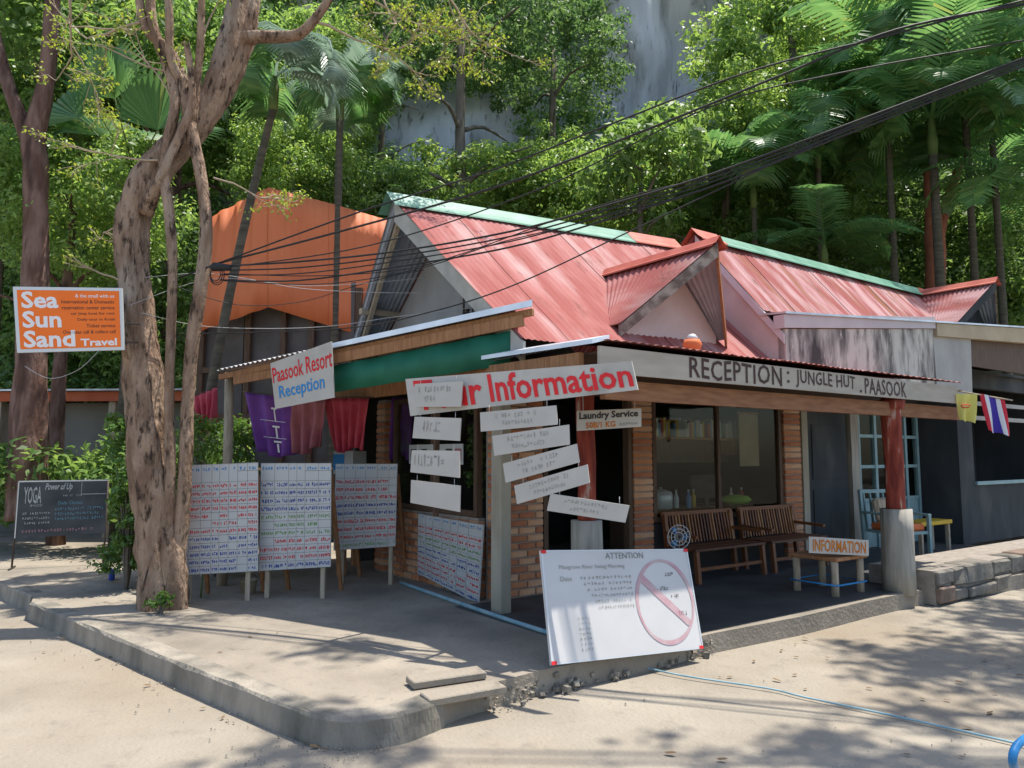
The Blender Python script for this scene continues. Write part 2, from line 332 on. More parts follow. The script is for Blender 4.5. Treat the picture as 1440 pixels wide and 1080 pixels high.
tag(mb.build('sidewalk', WALK), 'raised worn concrete sidewalk and porch floor', kind='structure')
def kerb(path, name, label, w=.15, z=.156, seed=0):
    pts = smooth_path([Vector((x, y, 0)) for x, y in path], 8); mb = MB(); n = len(pts); vs = []
    for i, p in enumerate(pts):
        t = (pts[min(i + 1, n - 1)] - pts[max(i - 1, 0)]).normalized(); o = Vector((t.y, -t.x, 0))
        if o.dot(Vector((0, 0, 0)) - p) < 0: o = -o
        k = lambda s: .012 * noise.noise(p * 6 + Vector((s, seed, 0)))
        for (d, zz) in ((-w, -.05), (-w, z), (0.0, z + k(3)), (.014 + k(1), z - .02 + k(5)), (.018 + k(2), .06), (.03 + k(4), -.05)): vs.append(p + o * d + Vector((0, 0, zz)))
    fs = [(i * 6 + j, i * 6 + j + 1, i * 6 + 7 + j, i * 6 + 6 + j) for i in range(n - 1) for j in range(5)] + [(0, 1, 2, 3, 4, 5), tuple((n - 1) * 6 + j for j in range(6))]
    mb.add(vs, fs, 0, False); o = mb.build(name, KERB); return tag(o, label, kind='structure')
kerb(front, 'kerb', 'rounded concrete kerb along the sidewalk corner')
kerb([(-13, 13.9), (-9, 11.1), (-6.6, 9.35), (-4.97, 7.9)], 'kerb', 'lower concrete kerb running off behind the tree', z=.153, seed=4)
# broken mortar along the porch edge, drain slabs
mb = MB()
for i in range(170):
    t = rng.random(); q_ = rng.random(); p = H(-.98 + 2.3 * t, .03 - .16 * q_ * (1.1 - .7 * t) * (.7 + .3 * math.sin(t * 29)), .12 * (1 - q_) * rng.random()); s = rng.choice((.005, .007, .01, .014, .022)) * rng.uniform(.7, 1.3)
    M4 = Matrix.Translation(p + Vector((0, 0, s * .4))) @ Matrix.Rotation(rng.uniform(0, 6), 4, 'Z') @ Matrix.Rotation(rng.uniform(-.5, .5), 4, 'X')
    q = [Vector((rng.uniform(.6, 1) * sx * s, rng.uniform(.6, 1) * sy * s, rng.uniform(.5, .9) * sz * s)) for sx, sy, sz in ((-1, -1, -1), (1, -1, -1), (1, 1, -1), (-1, 1, -1), (-1, -1, 1), (1, -1, 1), (1, 1, 1), (-1, 1, 1))]
    mb.add([M4 @ v for v in q], [(0, 3, 2, 1), (4, 5, 6, 7), (0, 1, 5, 4), (1, 2, 6, 5), (2, 3, 7, 6), (3, 0, 4, 7)])
tag(mb.build('rubble', KERB), 'crumbled mortar lumps along the broken porch edge', 'rubble', kind='stuff')
mb = MB()
for i in range(240):
    if i < 190: t = rng.random(); k_ = min(int(t * 8), 7); q = Vector((*front[k_], 0)).lerp(Vector((*front[k_ + 1], 0)), rng.random()); p = q + Vector((-.6, -.75, 0)).normalized() * (.03 + .5 * rng.random() ** 2.5)
    else: p = Vector((rng.uniform(-3, 4), rng.uniform(2.6, 6), 0)); p = p if (p - HX).dot(LV) < -.1 and p.y < 4.2 + .75 * abs(p.x + .5) else Vector((rng.uniform(1, 3), rng.uniform(3, 4.5), 0))
    s = rng.uniform(.003, .009); z = .004; mb.add([p + Vector((-s, 0, z - .006)), p + Vector((0, -s, z - .006)), p + Vector((s, 0, z - .006)), p + Vector((0, s, z - .006)), p + Vector((0, 0, z + s * .7))], [(0, 1, 4), (1, 2, 4), (2, 3, 4), (3, 0, 4)])
tag(mb.build('pebbles', KERB), 'tiny grit and pebbles strewn along the kerb', 'grit', kind='stuff')
for i, (px, py, ln, lab) in enumerate(((628, 957, .5, 'inner concrete drain slab beside the sidewalk corner'), (652, 972, .52, 'outer concrete drain slab with a gap under it at the kerb end'))):
    p = gr(px, py, .16); o = MB().box(-ln / 2, ln / 2, -.075, .075, 0, .045).build('drain_slab', WALK, bevel=.006)
    o.location = (p.x, p.y, .158 - .03 * i); o.rotation_euler = (R_(2), 0, R_(27 + 3 * i)); tag(o, lab, 'slab')
# hill and cliff
V = []; xs = np.arange(-40, 45, 2.2); ys = np.arange(15.5, 60, 2.2)
for y in ys:
    for x in xs: V.append((x, y, max(-.05, (y - 17) * .62 + 1.2 * noise.noise(Vector((x * .15, y * .15, 0))) if y > 16 else -.05)))
nx = len(xs); F = [(j * nx + i, j * nx + i + 1, (j + 1) * nx + i + 1, (j + 1) * nx + i) for j in range(len(ys) - 1) for i in range(nx - 1)]
tag(meshobj('hillside', np_mesh('hillside', V, F, GROUND, True)), 'jungle hillside behind the house', kind='structure')
V = []; xs = np.arange(-30, 36, .45); zs = np.arange(1, 24.5, .45)
def cliff_y(x, z): return 27 + 2.2 * noise.noise(Vector((x * .12, 0, z * .1))) + 1.1 * noise.noise(Vector((x * .4, 3, z * .2))) + .45 * noise.noise(Vector((x * 1.1, 7, z * .5))) + .1 * (z - 10) * .5
for z in zs:
    for x in xs: V.append((x, cliff_y(x, z), z))
nx = len(xs); F = [(j * nx + i, j * nx + i + 1, (j + 1) * nx + i + 1, (j + 1) * nx + i) for j in range(len(zs) - 1) for i in range(nx - 1)]
tag(meshobj('cliff', np_mesh('cliff', V, F, ROCK, True)), 'grey limestone cliff rising behind the trees', kind='structure')

# ================================================================== the reception house (local x = a along the reception side, y = b along the tour side)
house = thing('reception_house', 'low brick reception house with faded red corrugated roofs and green ridge caps', 'house', HX, HYAW)
def corr(name, fn, waves, nv, amp, mat, parent, off=0.0, per=4):
    nu = waves * per + 1; V = []; e = 1e-3
    for j in range(nv + 1):
        for i in range(nu):
            u = i / (nu - 1); v = j / nv
            p = Vector(fn(u, v)); du = Vector(fn(min(u + e, 1), v)) - Vector(fn(max(u - e, 0), v)); dv = Vector(fn(u, min(v + e, 1))) - Vector(fn(u, max(v - e, 0)))
            n = du.cross(dv).normalized()
            if n.z < 0: n = -n
            V.append(p + n * (off + amp * math.sin(2 * math.pi * waves * u)))
    F = [(j * nu + i, j * nu + i + 1, (j + 1) * nu + i + 1, (j + 1) * nu + i) for j in range(nv) for i in range(nu - 1)]
    return meshobj(name, np_mesh(name, [tuple(v) for v in V], F, mat, True), parent)
RB, KB = 3.17, 1.0                                        # ridge and kink lines
def rz1(a): return 4.42 + .055 * (a + .1)
def roof1(a, t): return (a, RB + (KB - RB) * t, rz1(a) + (2.60 - rz1(a)) * t)
roof = MB().bar((0, RB, 4.36), (4.4, RB, 4.60), .06, .1).build('roof', DARKWOOD, house)      # ridge beam carrying the sheets
edges = [-.1, .62, 1.36, 2.1, 2.84, 3.58, 4.4]
for i in range(6):
    a0, a1 = edges[i], edges[i + 1] + .04
    def f(u, v, a0=a0, a1=a1, i=i):
        al = a0 + (.07 * 2.17 * v if i == 0 else 0); x, y, z = roof1(al + (a1 - al) * u, v)
        return (x, y, z - .02 * math.sin(v * 3.1) + .012 * noise.noise(Vector((x * 1.5, y * 2, 0))))
    corr('roof_sheet', f, 9, 10, .005, REDROOF, roof, .006 * (i % 2))
for i in range(6):                                        # shallow porch part down to the sign fascia
    a0, a1 = [.02, .8, 1.5, 2.2, 2.9, 3.6][i], [.8, 1.5, 2.2, 2.9, 3.6, 5.7][i] + .04
    corr('porch_sheet', lambda u, v, a0=a0, a1=a1, i=i: ((a0 + (.62 * (1 - v) if i == 0 else 0)) + (a1 - a0 - (.62 * (1 - v) if i == 0 else 0)) * u, KB + .06 - (KB + .15) * v, 2.615 - .165 * v + .008 * noise.noise(Vector((a0 + u, v * 2, 3)))), 9 if i < 5 else 16, 4, .005, REDROOF, roof, .004 * (i % 2))
for i in range(6):                                        # back slope: its corrugated underside shows past the gable
    a0, a1 = edges[i], edges[i + 1] + .04
    def f(u, v, a0=a0, a1=a1, i=i):
        al = a0 + (.19 * 2.6 * v if i == 0 else 0); a = al + (a1 - al) * u; return (a, RB + 2.7 * v, rz1(a) - (rz1(a) - 2.35) * v)
    corr('back_sheet', f, 9, 4, .011, [UNDER, REDROOF][i > 0], roof, .004 * (i % 2))
def cap(name, p, q, drop, half, mat, parent, lips=3):
    p = Vector(p); q = Vector(q); d = (q - p).normalized(); side = Vector((-d.y, d.x, 0)).normalized(); mb = MB()
    prof = [(-half, -drop), (-half * .96, -drop + .02), (-half * .55, -drop * .5), (-half * .5, -drop * .42), (0, .035), (half * .5, -drop * .42), (half * .55, -drop * .5), (half * .96, -drop + .02), (half, -drop)]
    vs = [e + side * x + Vector((0, 0, z)) for e in (p, q) for x, z in prof]; n = len(prof)
    mb.add(vs, [(i, i + 1, n + i + 1, n + i) for i in range(n - 1)]); return mb.build(name, mat, parent, fix=False)
cap('ridge_cap', (-.18, RB, 4.45), (3.5, RB, 4.65), .17, .2, GREENCAP, house)
cap('ridge_cap', (3.46, RB, 4.655), (4.45, RB, 4.71), .17, .2, REDCAP, house)
# gable wall, verge boards, purlin
mb = MB(); mb.prism([(.62, .95, 2.45), (.62, 5.6, 2.45), (.62, RB, 4.34)], (.08, 0, 0)); mb.build('gable_wall', GABLE, house)
mb = MB(); mb.prism([(-.08, RB, 4.39), (.07, KB, 2.57), (.07, KB, 2.38), (-.08, RB, 4.16)], (.03, 0, 0)); mb.build('verge_board', VERGE, house)
mb = MB(); mb.prism([(-.08, RB, 4.38), (.40, RB + 2.7, 2.31), (.40, RB + 2.7, 2.25), (-.08, RB, 4.30)], (.04, 0, 0)); mb.build('verge_board', ZINC, house)
mb = MB(); mb.bar((.02, RB + .09, 4.20), (.44, RB + 2.4, 2.44), .05, .07); mb.build('rafter', OLDWOOD, house)
mb = MB(); mb.bar((.1, RB + 1.25, 3.38), (.66, RB + 1.25, 3.38), .09, .07); mb.build('purlin', OLDWOOD, house)
# roof 2
R2B, R2Z = 2.1, 4.42
roof2 = MB().bar((3.8, R2B, R2Z - .08), (11.4, R2B, R2Z - .08), .06, .1).build('roof', DARKWOOD, house)
e2 = [3.62, 4.4, 5.15, 5.9, 6.65, 7.4, 8.15, 8.9, 9.65, 10.4, 11.4]
for i in range(10):
    def f(u, v, i=i):
        al = e2[i] + (.06 * v if i == 0 else 0); a = al + (e2[i + 1] + .04 - al) * u; return (a, R2B - .95 * v, R2Z - 1.14 * v + .01 * noise.noise(Vector((a * 1.4, v * 4, 5))))
    corr('roof_sheet', f, 9, 8, .005, REDROOF2, roof2, .006 * (i % 2))
corr('back_sheet', lambda u, v: (3.62 + 7.8 * u, R2B + 1.6 * v, R2Z - 1.6 * v), 84, 2, .005, REDROOF2, roof2)
cap('ridge_cap', (4.0, R2B, R2Z + .02), (9.4, R2B, R2Z + .02), .15, .18, GREENCAP, house)
cap('ridge_cap', (3.56, R2B, R2Z + .03), (4.06, R2B, R2Z + .03), .15, .18, REDCAP, house)
cap('ridge_cap', (9.36, R2B, R2Z + .03), (11.4, R2B, R2Z + .03), .15, .18, REDCAP, house)
mb = MB(); mb.prism([(3.72, .92, 2.45), (3.72, 3.6, 2.5), (3.72, 3.6, 2.9), (3.72, R2B, R2Z - .06), (3.72, .92, 2.95)], (.06, 0, 0)); mb.build('gable_wall', PINKWALL, house)
mb = MB(); mb.prism([(3.63, R2B, R2Z - .02), (3.68, .9, 2.97), (3.68, .9, 2.86), (3.63, R2B, R2Z - .14)], (.025, 0, 0)); mb.build('verge_board', LAV, house)
# dormers: prow-shaped little gables
def dormer(c, bf, bb, zf, za, hw, bapex, zback_b, roofmat, wallmat, bargemat, bargemat2, depth=.09):
    par = MB().bar((c, bapex + .05, za - .06), (c, zback_b, za - .06), .05, .07).build('dormer', DARKWOOD, house)
    for sgn in (-1, 1):
        def f(u, v, sgn=sgn):
            # u along ridge from front to back, v from ridge to foot
            fb = bapex + (bf - bapex) * v; bk = zback_b + (bb - zback_b) * v; return (c + sgn * hw * v, fb + (bk - fb) * u, za + (zf - za) * v)
        corr('dormer_sheet', f, 16, 3, .009, roofmat, par)
        if sgn > 0: corr('dormer_soffit', lambda u, v, f=f: Vector(f(u, v)) - Vector((.012, 0, .012)), 16, 3, .009, UNDER, par)
        d = depth; mb = MB(); mb.prism([(c, bapex, za - .015), (c + sgn * hw, bf, zf - .015), (c + sgn * hw, bf, zf - .015 - d * 1.3), (c, bapex, za - .015 - d * 1.6)], (0, .03, 0)); mb.build('barge_board', bargemat if sgn < 0 else bargemat2, par)
    cap('dormer_ridge', (c, bapex - .03, za + .02), (c, zback_b, za + .02), .09, .12, REDCAP, par)
    mb = MB(); mb.prism([(c - hw * .86, bf + .06, zf - .22), (c + hw * .86, bf + .06, zf - .22), (c + hw * .86, bf + .06, zf + .02), (c, bf + .06, za - .07), (c - hw * .86, bf + .06, zf + .02)], (0, .06, 0)); mb.build('dormer_wall', wallmat, par)
BARGE = M('peeling_barge_board', (.32, .28, .23), (.13, .10, .08), 8, .9, .3, None, 0, 9, lo=.4, hi=.6)
dormer(2.245, 1.2, 1.42, 2.90, 3.74, .82, .64, 2.3, REDROOF, PINKWALL, BARGE, WOOD)
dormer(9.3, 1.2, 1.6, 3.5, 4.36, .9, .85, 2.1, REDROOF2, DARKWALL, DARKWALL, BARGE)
# flat-topped lean-to in front of roof 2: stained parapet, lavender strip, tan fascia
mb = MB(); mb.prism([(3.72, .90, 2.50), (7.18, .90, 2.40), (7.24, .90, 3.38), (3.72, .90, 3.03)], (0, .1, 0)); mb.build('stained_wall', STAIN, house)
mb = MB(); mb.prism([(3.66, .87, 3.035), (7.25, .87, 3.385), (7.25, .87, 3.55), (3.66, .87, 3.19)], (0, .14, 0)); mb.build('top_fascia', LAV, house)
mb = MB(); mb.prism([(3.65, .84, 3.194), (11.3, .84, 3.77), (11.3, 1.2, 3.80), (3.65, 1.2, 3.22)], (0, 0, .025)); mb.build('lean_to_cover', ZINC, house)
mb = MB(); mb.prism([(7.27, .86, 3.28), (11.3, .86, 3.50), (11.3, .86, 3.765), (7.27, .86, 3.46)], (0, .1, 0)); mb.build('tan_fascia', TAN, house)
MB().box(8.5, 11.3, .97, 1.01, 2.95, 3.52).build('fascia_backing', DARKWOOD, house)
mb = MB(); mb.prism([(7.31, .92, 2.40), (8.4, .92, 2.40), (8.46, .92, 3.36), (7.27, .92, 3.28)], (0, .09, 0)); mb.build('cement_panel', GABLE, house)
# tour-side shed roof: zinc sheet, flashing, beam
for i in range(4):
    b0, b1 = -.02 + 1.24 * i, 1.24 * (i + 1) + .03
    corr('side_sheet', lambda u, v, b0=b0, b1=b1, i=i: (-.06 + .74 * v, b0 + (.95 * v if i == 0 else 0) + (b1 - b0 - (.95 * v if i == 0 else 0)) * u, 2.43 + .02 * b0 + .2 * v), 16, 2, .011, ZINC, roof)
mb = MB(); mb.prism([(-.075, -.05, 2.415), (-.075, 3.1, 2.485), (-.075, 3.1, 2.52), (-.075, -.05, 2.45)], (.17, 0, .045)); mb.build('edge_flashing', ZINCEDGE, house)
mb = MB(); mb.bar((-.01, .15, 2.29), (-.01, 4.95, 2.36), .05, .17); mb.build('eave_beam', WOOD, house)
mb = MB(); mb.bar((.16, .1, 2.10), (6.0, .1, 2.10), .06, .15); mb.build('porch_beam', WOODX, house)
mb = MB(); mb.box(.1, 6, .04, 2.15, 2.37, 2.39); mb.build('porch_ceiling', DARKWOOD, house)
# the lettered fascia
mb = MB(); mb.box(.0, 5.72, -.045, -.02, 2.205, 2.405); fasc = mb.build('lettered_fascia', FASC, house)
for body, u0, u1, z0, z1 in (('RECEPTION', .98, 2.23, 2.225, 2.398), ('.', 2.31, 2.345, 2.255, 2.285), ('.', 2.31, 2.345, 2.335, 2.365), ('JUNGLE HUT', 2.45, 3.456, 2.225, 2.39), ('.', 3.54, 3.58, 2.225, 2.255), ('PAASOOK', 3.64, 4.477, 2.222, 2.385)):
    vs_, fs_ = text_geo(body, .012, 1.08); mb = MB()
    mb.add([(u0 + (u1 - u0) * x + .004 * math.sin(9 * x), -.049, z0 + (z1 - z0) * y + .006 * math.sin(x * 17)) for x, y in vs_], fs_); mb.build('lettering', INKBR, fasc, fix=False)
# walls
def wall(name, a0, a1, b0, b1, z0, z1, mat): return MB().box(a0, a1, b0, b1, z0, z1).build(name, mat, house)
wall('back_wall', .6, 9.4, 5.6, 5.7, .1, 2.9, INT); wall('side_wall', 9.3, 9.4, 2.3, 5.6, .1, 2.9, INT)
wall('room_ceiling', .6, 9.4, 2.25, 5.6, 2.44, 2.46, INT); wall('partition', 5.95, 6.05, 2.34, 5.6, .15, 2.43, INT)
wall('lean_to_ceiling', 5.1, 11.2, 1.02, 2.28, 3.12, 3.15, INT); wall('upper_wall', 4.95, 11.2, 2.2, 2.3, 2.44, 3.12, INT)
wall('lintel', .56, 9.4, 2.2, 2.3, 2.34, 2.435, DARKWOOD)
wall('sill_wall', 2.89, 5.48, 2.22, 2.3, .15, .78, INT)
brick_me = {}
def brick_pier(a0, a1, b0, b1, z0, z1, seed, bl=.2, bh=.062, j=.016, face='b'):
    core = MB().box(a0 + .012, a1 - .012, b0 + .012, b1 - .012, z0, z1).build('brick_pier', MORTAR, house); r = random.Random(seed)
    row = 0; z = z0 + j
    L0 = (a1 - a0) if face == 'b' else (b1 - b0)
    while z + bh < z1:
        n = max(1, round(L0 / bl)); off = 0 if row % 2 or n < 3 else .5; wd = L0 / n
        xs_ = [max(0, (k - off) * wd) for k in range(n + (1 if off else 0))] + [L0]
        for k in range(len(xs_) - 1):
            w_ = xs_[k + 1] - xs_[k] - j
            if w_ < .03: continue
            key = (round(w_, 2), r.randrange(3))
            if key not in brick_me:
                t = MB().box(-w_ / 2, w_ / 2, -.05, .05, 0, bh); o = t.build('brick', [BRICK, BRICK2, BRICK3][key[1]], None, bevel=.006); brick_me[key] = o.data; bpy.data.objects.remove(o)
            o = meshobj('brick', brick_me[key], core); c = xs_[k] + j / 2 + w_ / 2
            if face == 'b': o.location = (a0 + c, b0 + .05 - r.uniform(0, .006), z)
            else: o.location = (a0 + .05 - r.uniform(0, .006), b0 + c, z); o.rotation_euler = (0, 0, math.pi / 2)
        z += bh + j; row += 1
    return core
brick_pier(.56, 1.22, 2.18, 2.32, .15, 2.33, 1, bl=.22)
brick_pier(2.55, 2.88, 2.18, 2.32, .15, 2.33, 2, bl=.3)
brick_pier(5.5, 5.9, 2.18, 2.32, .15, 2.33, 3, bl=.38)
brick_pier(.5, .6, 2.34, 4.25, .15, .96, 4, bl=.2, face='a')
brick_pier(.5, .6, 4.5, 4.75, .15, 2.3, 5, bl=.24, face='a')
wall('cement_pier', 5.92, 6.06, 2.17, 2.31, .15, 2.33, CPOST)
wall('cement_pier', 7.2, 7.42, 2.17, 2.31, .15, 2.33, CBASE)
# tour-side window
win = MB(); win.box(.49, .56, 2.36, 2.42, .97, 2.28).box(.49, .56, 4.18, 4.25, .97, 2.28).box(.49, .56, 2.42, 4.18, .97, 1.03).box(.49, .56, 2.42, 4.18, 2.22, 2.28).box(.495, .55, 3.28, 3.33, 1.03, 2.22)
win = win.build('window', DARKWOOD, house)
for b0, b1 in ((2.42, 3.28), (3.33, 4.18)): MB().box(.52, .526, b0, b1, 1.03, 2.22).build('pane', CLEAR, win)
# reception window, two panes
win = MB(); win.box(2.9, 2.96, 2.2, 2.27, .8, 2.34).box(5.41, 5.47, 2.2, 2.27, .8, 2.34).box(2.96, 5.41, 2.2, 2.27, .8, .86).box(2.96, 5.41, 2.2, 2.27, 2.28, 2.34).box(4.1, 4.15, 2.205, 2.265, .86, 2.28)
win = win.build('window', DARKWOOD, house)
for a0, a1 in ((2.96, 4.1), (4.15, 5.41)): MB().box(a0, a1, 2.232, 2.238, .86, 2.28).build('pane', CLEAR, win)
# door frame and open dark doors
df = MB(); df.box(1.23, 1.29, 2.19, 2.28, .15, 2.33).box(2.48, 2.54, 2.19, 2.28, .15, 2.33).box(1.29, 2.48, 2.19, 2.28, 2.27, 2.33); df.build('door_frame', DARKWOOD, house)
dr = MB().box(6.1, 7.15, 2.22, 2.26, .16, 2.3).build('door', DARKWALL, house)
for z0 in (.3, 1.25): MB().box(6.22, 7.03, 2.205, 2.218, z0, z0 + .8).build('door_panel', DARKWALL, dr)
# teal glazed screen
scr = MB()
for a in (7.46, 7.95, 8.42, 8.9, 9.3): scr.box(a - .035, a + .035, 2.19, 2.26, .15, 2.33)
for z in (.9, 1.42, 1.9, 2.29): scr.box(7.48, 9.3, 2.2, 2.25, z - .025, z + .025)
scr = scr.build('glazed_screen', TEAL, house)
for a0, a1 in ((7.5, 7.91), (7.99, 8.38), (8.46, 8.86), (8.94, 9.26)):
    for z0, z1 in ((.93, 1.39), (1.45, 1.87), (1.93, 2.26)): MB().box(a0, a1, 2.222, 2.228, z0, z1).build('pane', CLEAR, scr)
    MB().box(a0, a1, 2.215, 2.235, .17, .87).build('lower_panel', TEAL, scr)
# right wing wall with an unglazed opening
wing = MB(); wing.box(9.42, 9.95, 1.6, 1.72, .15, 3.0).box(9.95, 13.5, 1.6, 1.72, .15, 1.15).box(9.95, 13.5, 1.6, 1.72, 2.75, 3.0).box(9.42, 9.52, 1.72, 2.3, .15, 3.0).box(9.4, 13.5, 3.0, 3.1, .1, 3).box(9.4, 13.5, 1.5, 3.1, 3.0, 3.04).box(13.4, 13.5, 1.72, 3.0, .1, 3)
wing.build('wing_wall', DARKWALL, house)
MB().box(9.95, 13.5, 1.56, 1.60, 1.1, 1.16).build('wing_sill', TEAL, house)
for z in (2.2, 2.45): MB().box(9.96, 13.4, 1.62, 1.66, z, z + .07).build('wing_rail', GABLE, house)
# posts
def post(a, b, zb, r, rb, label=None):
    lean = .02; base = MB()
    n = 16; pts = []
    rr = [rb * 1.02, rb, rb * .98, rb * .97]
    base.tube([(a, b, .12), (a, b, .4), (a, b, .8), (a, b, zb)], rr, 18, rough=.04); bo = base.build('post_base', CBASE, house)
    st = MB(); st.tube(smooth_path([(a, b, zb - .02), (a + .01, b, zb + .5), (a - .008, b, 1.9), (a, b, 2.3)], 5), lerp_list([r, r * .97, r * 1.02, r], 5), 14, rough=.06); return st.build('post', REDPOST, house)
post(.78, 1.0, 1.02, .085, .145); post(4.46, .12, 1.02, .10, .165)
MB().tube([(4.46, .12, 2.1), (4.46, .12, 2.2)], [.13, .15], 14).build('post_capital', REDPOST, house)
MB().box(.27, .40, 1.62, 1.78, .14, 2.28).build('corner_post', CPOST, house, bevel=.012)
MB().box(-.02, .07, 4.62, 4.72, .14, 2.3).build('timber_post', WOOD, house)
MB().box(.0, .05, 2.36, 2.40, 1.0, 2.28).build('timber_post', DARKWOOD, house)
# upper awning on the tour side, with rafter board, green band
U0 = at(748, 427, 6.3); U1 = at(305, 522, 8.3)
inv = (Matrix.Translation(HX) @ Matrix.Rotation(HYAW, 4, 'Z')).inverted()
u0 = inv @ U0; u1 = inv @ U1
aw = MB(); aw.bar(u0 + Vector((.05, .05, -.06)), u1 + Vector((.05, .05, -.06)), .04, .06); aw = aw.build('awning', WOOD, house)
bk0 = Vector((.75, 2.6, u0.z + .12)); bk1 = u1 + Vector((2.2, 1.6, .5))
corr('awning_sheet', lambda u, v: (u0.lerp(u1, u)).lerp(bk0.lerp(bk1, u), v) + Vector((0, 0, .012)), 54, 2, .012, ZINC, aw)
dd = (u1 - u0); mb = MB(); mb.prism([u0 + Vector((0, 0, -.025)), u0 + dd * .62 + Vector((0, 0, -.02)), u0 + dd * .62 + Vector((0, 0, .03)), u0 + Vector((0, 0, .03))], (-.012, -.02, 0)); mb.build('edge_flashing', ZINCEDGE, aw)
mb = MB(); mb.bar(u0 + dd * .03 + Vector((.04, 0, -.12)), u0 + dd * .66 + Vector((.04, 0, -.12)), .03, .10); mb.build('rafter_board', WOOD, aw)
mb = MB(); mb.bar(u0 + dd * .6 + Vector((.06, 0, -.15)), u0 + dd * .95 + Vector((.06, 0, -.13)), .03, .09); mb.build('rafter_board', WOOD, aw)
mb = MB(); nseg = 14; vs = []
for k in range(nseg + 1):
    p = u0 + dd * (.07 + .55 * k / nseg) + Vector((.07 + .015 * math.sin(k * 2.1), 0, -.18)); vs += [p, p + Vector((0, 0, -.30 + .03 * k / nseg))]
mb.add(vs, [(2 * k, 2 * k + 1, 2 * k + 3, 2 * k + 2) for k in range(nseg)], 0, True); g = mb.build('green_band', GREENT, aw)
md = g.modifiers.new('thick', 'SOLIDIFY'); md.thickness = .006
p = u0 + dd * .985; MB().tube([(p.x + .15, p.y + .2, .12), (p.x + .17, p.y + .2, 1.4), (p.x + .15, p.y + .2, p.z)], [.06, .055, .05], 9, rough=.08).build('awning_post', OLDWOOD, house)
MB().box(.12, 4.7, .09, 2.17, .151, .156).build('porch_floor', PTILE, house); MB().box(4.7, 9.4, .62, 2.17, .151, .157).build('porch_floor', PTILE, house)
# stone plinth at the right
pl = MB().box(4.72, 9.4, -.12, .6, .0, .36).build('stone_plinth', MORTAR, house)
r = random.Random(3); a = 4.74
STONE = [M('plinth_stone_%s' % k, c, c2, 7, .9, .6) for k, c, c2 in (('brown', (.14, .10, .075), (.21, .15, .115)), ('grey', (.13, .115, .095), (.2, .18, .15)))]
while a < 9.3:
    wd = r.uniform(.25, .75); zs_ = r.uniform(.13, .24)
    for z0, z1 in ((.0, zs_), (zs_ + .01, .36 + r.uniform(0, .02))):
        w2 = wd - .02; mb = MB(); q = []
        for sx in (0, 1):
            for y, zz in ((-.17 + r.uniform(-.02, .02), z0 + r.uniform(0, .02)), (-.17 + r.uniform(-.03, .02), z1 - r.uniform(0, .02)), (.1, z1), (.1, z0)): q.append((a + sx * w2 + r.uniform(-.01, .01), y, zz))
        mb.add(q, [(0, 1, 2, 3), (7, 6, 5, 4), (0, 4, 5, 1), (1, 5, 6, 2), (2, 6, 7, 3), (3, 7, 4, 0)]); mb.build('plinth_stone', r.choice(STONE), pl, bevel=.015)
    a += wd
# ================================================================== signs and boards
rs = random.Random(11)
# orange travel sign fixed to the big tree
b = Board('travel_sign', 'orange metal sign with big white lettering fixed to the large tree trunk', 'sign', [(18, 403), (171, 405), (174, 492), (24, 496)], at(96, 450, 7.0), R_(4), ALU, .03)
mb = MB(); b.quad(mb, .035, .05, .975, .95, 0, -.003); mb.build('face', ORANGE, b.e, fix=False)
for body, u1, v0, v1 in (('Sea', .41, .67, .93), ('Sun', .43, .37, .63), ('Sand', .55, .07, .33)): b.text(body, INKW, .07, u1, v0, v1, .028)
b.text('Travel', INKW, .60, .94, .075, .19, .03)
for i, (body, u0, m) in enumerate((('& the small with us', .57, INKW), ('International & Domestic', .44, INKK), ('reservation center service', .44, INKK), ('car Jeep boat for rent', .52, INKK), ('Daily tour in Krabi', .58, INKK), ('Ticket service', .66, INKK), ('Overseas call & collect call', .44, INKK))):
    b.text(body, m, u0, .93, .84 - .095 * i, .895 - .095 * i, .008)
mb = MB(); mb.tube([(-.03, .03, .3), (.62, .06, .3)], .012, 6).tube([(-.03, .03, .12), (.62, .06, .12)], .012, 6); mb.build('bracket', IRON, b.e)
# yoga blackboard on thin legs
b = Board('yoga_board', 'black chalkboard on thin metal legs at the left edge of the sidewalk', 'chalkboard', [(26, 677), (152, 675), (148, 750), (20, 757)], gr(85, 797, .15), R_(22), SLATE, .02)
mb = MB()
for u in (0, 1):
    p = b.P(u, 1, .01); q = b.P(u, 0, .01); mb.tube([(p.x, .01, p.z), (q.x, .01, q.z), (q.x - .01, .01, .15 - b.e.location.z)], .012, 6); mb.tube([(q.x - .01, -.14, .16 - b.e.location.z), (q.x - .01, .18, .16 - b.e.location.z)], .014, 6)
mb.build('leg', IRON, b.e)
mb = MB(); b.quad(mb, 0, .985, 1, 1.01, 0, -.004); b.quad(mb, 0, 0, .012, 1, 0, -.004); mb.build('edge_strip', ALU, b.e, fix=False)
b.text('YOGA', CHALK, .07, .26, .60, .90, .01); b.text('Power of Up', CHALK, .30, .60, .80, .96, .02, shear=.02); b.text('Daily Classes', CHALKB, .45, .72, .55, .63, .0)
mb = MB(); b.scribble(mb, rs, .14, .28, .54, .59, 9); b.scribble(mb, rs, .50, .72, .71, .75, 12); tag(mb.build('chalk_writing', CHALK, b.e, fix=False), kind='stuff')
mb = MB(); [b.scribble(mb, rs, .07, .37, .40 - .085 * k, .45 - .085 * k, 12) for k in range(3)]; tag(mb.build('chalk_writing', CHALK, b.e, fix=False), kind='stuff')
mb = MB(); [b.scribble(mb, rs, .42, .97, .46 - .09 * k, .52 - .09 * k, 20) for k in range(3)]; tag(mb.build('chalk_writing', CHALKB, b.e, fix=False), kind='stuff')
